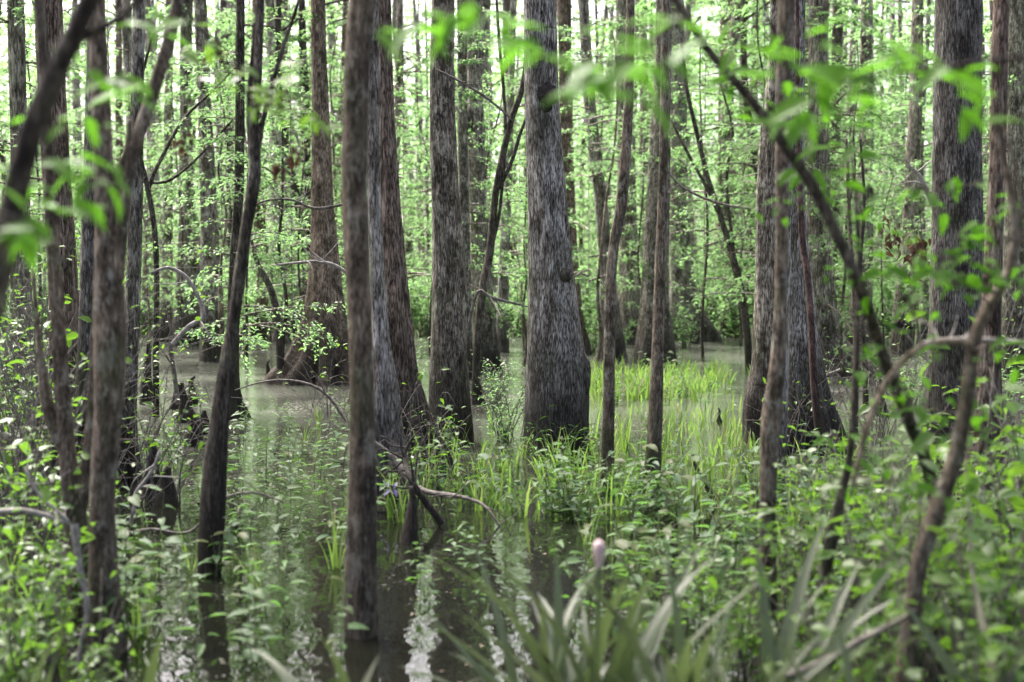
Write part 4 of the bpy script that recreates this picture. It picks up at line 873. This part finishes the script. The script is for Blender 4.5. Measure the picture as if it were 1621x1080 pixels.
# ------------------------------------------------------------------ cypress knees, fallen branches, bare twigs, the iris
r = np.random.default_rng(61); items = []
for (c, row, w_, h_) in ((424, 598, 9, 28), (305, 640, 14, 44), (289, 668, 20, 62), (301, 705, 26, 70), (277, 648, 15, 40), (322, 690, 18, 40), (232, 640, 18, 100), (240, 780, 26, 80), (262, 800, 30, 60), (1140, 672, 7, 26), (1319, 676, 6, 22), (1383, 588, 18, 44), (40, 930, 16, 80), (560, 640, 16, 34), (900, 560, 14, 28), (760, 640, 12, 30), (1395, 660, 20, 60), (650, 860, 22, 90), (640, 790, 20, 34), (1196, 612, 16, 26), (385, 545, 16, 30), (1100, 545, 12, 20)):
    Y = depth_of(row); s = Y / F; x = (c - W / 2) * s; hh = h_ * s; rad = w_ / 2 * s
    P = np.array([(0, 0, -.2, rad * 1.7), (0, 0, 0, rad * 1.25), (r.normal(0, .15) * rad, 0, hh * .45, rad * .8), (r.normal(0, .3) * rad, 0, hh * .8, rad * .5), (r.normal(0, .4) * rad, 0, hh, rad * .3)]); S = smooth_path(P, hh / 10)
    mb = MB(); tube(mb, S[:, :3], S[:, 3], 12, lumps(int(c), .25, hh * .6, 5, .12)); o = link('cypress_knee', mb.mesh('cypress_knee', B['dark']), None, (x, Y, 0))
    tag(o, None, 'cypress knee', 'dark cypress knees standing in the water'); items.append((x, Y, o, ('tall' if h_ > 55 else 'short') + ' dark cypress knee'))
name_between(items, 'cypress knee')

def fallen(label, pts, m, seed, twigs=6, name='fallen_branch', tl=60):
    rr = np.random.default_rng(seed); P = px_path(pts, None); root = empty(name, P[0, :3]); tag(root, label, 'branch', 'bare branches over the water'); mb = MB(); S = smooth_path(P, .05); rl = np.array(root.location)
    tube(mb, S[:, :3] - rl, np.maximum(S[:, 3], .002), 7, lumps(seed, 0, 1, 3, .12)); link('limb', mb.mesh('limb', m), root)
    if twigs:
        mb = MB()
        for k in range(twigs):
            s = S[rr.integers(len(S) // 4, len(S))]; l = tl / F * s[1] * rr.uniform(.5, 1.3); d = unit(rr.normal(0, 1, 3) * (1, .5, .7) + (0, 0, .3))
            e = smooth_path([s[:3] - rl, s[:3] - rl + d * l * .5 + rr.normal(0, .08 * l, 3), s[:3] - rl + d * l + rr.normal(0, .15 * l, 3)], .04); tube(mb, e, np.linspace(max(s[3] * .5, .003), .0015, len(e)), 5)
        link('twig', mb.mesh('twig', m), root)
fallen('pale bent twig arching by the twin gray trunks', [(273, 545, 8, 12), (300, 516, 8, 12), (322, 502, 7, 12), (314, 470, 6, 12), (296, 440, 6, 12), (268, 424, 5, 12), (240, 432, 4, 12)], M_PALETWIG, 1, 3)
fallen('thin dark knotted stick rising from the cypress knees', [(282, 640, 8, 15), (277, 600, 7, 15), (270, 550, 7, 15), (272, 530, 6, 15), (266, 500, 3, 15)], M_TWIG, 2, 2)
fallen('long thin twig arching out of the fluted brown trunk', [(548, 668, 5, 13), (520, 628, 5, 13), (490, 609, 5, 13), (450, 602, 4, 13), (410, 606, 3, 13), (372, 618, 2, 13)], M_TWIG, 3, 3)
fallen('fallen branch lying at the rusty foot towards the open water', [(590, 700, 9, 9.5), (625, 728, 10, 9.5), (650, 765, 10, 9.4), (680, 780, 9, 9.3), (720, 785, 7, 9.2), (765, 800, 5, 9.1), (795, 838, 3, 9)], M_TWIG, 4, 9)
fallen('tangled dark branch against the rusty foot of the brown trunk', [(700, 830, 12, 9), (670, 790, 11, 9), (650, 760, 10, 9), (640, 720, 8, 9.2), (655, 690, 4, 9.2)], B['dark'], 5, 10)
fallen('pale dead twig forking over the near water by the mossy shrub', [(-20, 812, 9, 6.2), (30, 808, 9, 6.2), (70, 815, 8, 6.2), (110, 828, 7, 6.2), (60, 780, 5, 6.2), (40, 740, 4, 6.2)], M_PALETWIG, 6, 6)
fallen('bleached crooked twig hanging below the mossy forked shrub', [(118, 830, 12, 5.8), (126, 900, 10, 5.8), (138, 960, 9, 5.8), (128, 1020, 7, 5.8), (120, 1060, 6, 5.8)], M_PALETWIG, 7, 5)
fallen('bleached forked twig between the cypress knees and near water', [(205, 830, 5, 8.2), (213, 800, 6, 8.2), (215, 780, 6, 8.2), (235, 755, 6, 8.2), (246, 735, 6, 8.2), (252, 715, 4, 8.2)], M_PALETWIG, 8, 4)
fallen('long low twig lying past the double stemmed sapling', [(190, 848, 5, 8), (240, 838, 5, 8), (300, 842, 4, 8), (350, 792, 4, 8), (400, 780, 4, 8), (450, 795, 2, 8)], M_TWIG, 9, 5)
fallen('thin twig bridging the burl-bearing and knot-marked trunks', [(740, 520, 4, 12.5), (756, 462, 5, 12.5), (775, 470, 5, 12.5), (805, 478, 4, 12.5), (835, 486, 2, 12.5)], M_TWIG, 10, 6)
fallen('fine twig sloping across the lichen-blotched trunk high up', [(690, 110, 3, 13), (730, 130, 4, 13), (770, 155, 4, 13), (800, 180, 3, 13), (812, 192, 2, 13)], M_TWIG, 11, 2)
fallen('fine pale twig reaching from the vine-hung trunk to the hollow cypress', [(1188, 330, 5, 18), (1150, 325, 4, 18), (1110, 312, 4, 18), (1075, 292, 3, 18), (1050, 262, 2, 18)], M_TWIG, 12, 4)
fallen('horizontal dead twig out of the fluted brown trunk', [(560, 320, 5, 14), (500, 330, 5, 14), (460, 316, 4, 14), (420, 318, 3, 14), (395, 330, 2, 14)], M_TWIG, 13, 6)
fallen('lower dead twig out of the fluted brown trunk', [(560, 440, 6, 14), (530, 420, 6, 14), (500, 414, 5, 14), (470, 416, 4, 14), (430, 420, 2, 14)], M_PALETWIG, 14, 9)
fallen('pale dead stick jutting beside the massive dark trunk', [(1478, 330, 8, 17), (1466, 300, 8, 17), (1455, 278, 7, 17), (1438, 262, 5, 17)], M_PALETWIG, 15, 5)
fallen('blurred pale twig lying across the massive dark trunk foot', [(1640, 545, 8, 5), (1580, 540, 9, 5), (1520, 538, 9, 5), (1470, 542, 8, 5), (1440, 560, 6, 5)], M_PALETWIG, 16, 3)
fallen('dry fallen frond stalk sloping across the near right bank', [(1230, 1075, 9, 4.2), (1300, 1050, 11, 4.2), (1360, 1015, 11, 4.2), (1420, 985, 9, 4.3), (1450, 965, 5, 4.3)], M_TWIG, 17, 0)
fallen('thin drooping twig above the flared cypress foot', [(1330, 585, 4, 14), (1300, 600, 4, 14), (1290, 640, 4, 13), (1300, 680, 3, 13)], M_PALETWIG, 18, 8)
fallen('small black snag lying before the crooked gray trunk', [(1390, 510, 8, 22), (1410, 516, 9, 22), (1430, 514, 8, 22), (1445, 520, 5, 22)], B['dark'], 19, 3)

items = []
r = np.random.default_rng(71)
for (c, row, Y, hh, n) in ((30, 760, None, 1.0, 16), (70, 800, None, 1.1, 14), (10, 700, None, 1.4, 16), (55, 690, None, 1.2, 14), (225, 740, None, .8, 10), (680, 745, None, .6, 12), (615, 770, None, .9, 12), (1290, 705, None, .8, 16), (1265, 720, None, .7, 12), (1440, 640, None, 1.4, 12), (800, 700, None, .8, 12), (520, 660, None, .9, 10), (1590, 760, None, 1.0, 10), (185, 700, None, .9, 10), (470, 570, None, 1.6, 10), (560, 600, None, 1.6, 10), (1330, 560, None, 1.4, 12), (20, 830, None, 1.3, 18), (95, 790, None, 1.7, 16), (150, 760, None, 1.5, 14), (60, 740, None, 2.0, 16), (190, 800, None, .9, 14), (15, 650, None, 2.2, 14), (5, 700, None, 2.8, 22), (40, 660, None, 2.8, 22), (75, 690, None, 2.4, 20), (105, 720, None, 2.0, 18), (25, 780, None, 2.0, 20), (60, 840, None, 1.4, 18), (125, 690, None, 1.8, 16), (175, 680, None, 1.4, 14), (250, 790, None, .6, 14), (670, 800, None, .5, 14), (1400, 700, None, 1.2, 14), (1560, 680, None, 1.6, 14)):
    Y = depth_of(row); x = (c - W / 2) / F * Y; root = empty('bare_twig_shrub', (x, Y, 0)); mb = MB()
    for k in range(n):
        a = r.uniform(0, 6.28); R = hh * r.uniform(.25, .7); p0 = np.array((r.normal(0, .08), r.normal(0, .08), -.1)); p2 = np.array((math.cos(a) * R, math.sin(a) * R * .5, hh * r.uniform(.4, 1.1)))
        pts = smooth_path([p0, (p0 + p2) * (.45, .45, .6) + r.normal(0, .06, 3), p2, p2 + (math.cos(a) * .12, 0, r.uniform(-.25, .05))], .06); tube(mb, pts, np.linspace(.006, .0018, len(pts)), 5)
        q = pts[len(pts) // 2]; e = q + np.array((r.normal(0, .3), r.normal(0, .15), r.uniform(0, .3))) * hh; tube(mb, smooth_path([q, (q + e) / 2 + r.normal(0, .04, 3), e], .06), .002, 4)
    link('stem', mb.mesh('stem', M_TWIG), root); fo = MB(); nl = 80 if hh > 1.6 else 34
    P = np.stack((r.normal(0, .3, nl) * hh, r.normal(0, .15, nl) * hh, r.uniform(.2, 1.0, nl) * hh), -1); l = r.uniform(.04, .08, nl); add_leaves(fo, P, r.normal(0, 1, (nl, 3)) * (1, 1, .4), r.normal(0, .35, (nl, 3)) + (0, 0, 1), l, l * .5, OVATE); link('foliage', fo.mesh('foliage', LF['shrub']), root)
    tag(root, None, 'shrub', 'thin bare twig tangles'); items.append((x, Y, root, 'bare gray twig tangle'))
name_between(items, 'twig')

Y = depth_of(820); root = empty('iris', ((617 - W / 2) / F * Y, Y, 0)); tag(root, 'blue violet iris in bloom by the rusty foot of the brown trunk', 'flower')
fo, fl = MB(), MB(); rr = np.random.default_rng(9)
for k in range(5): add_blade(fo, (rr.normal(0, .02), 0, -.05), rr.uniform(0, 6.28), rr.uniform(.25, .4), .016, .05, .5)
tube(fo, [(0, 0, 0), (.005, 0, .1), (.01, 0, .19)], .004, 6); link('foliage', fo.mesh('foliage', LF['grass']), root)
a = np.arange(7) * 6.28 / 7; add_leaves(fl, np.tile((.01, 0, .19), (7, 1)), np.stack((np.cos(a), np.sin(a), np.where(np.arange(7) % 2, .9, -.5)), -1), np.tile((.1, -.2, 1), (7, 1)), .075, .04, OVATE); link('blossom', fl.mesh('blossom', M_VIOLET), root)
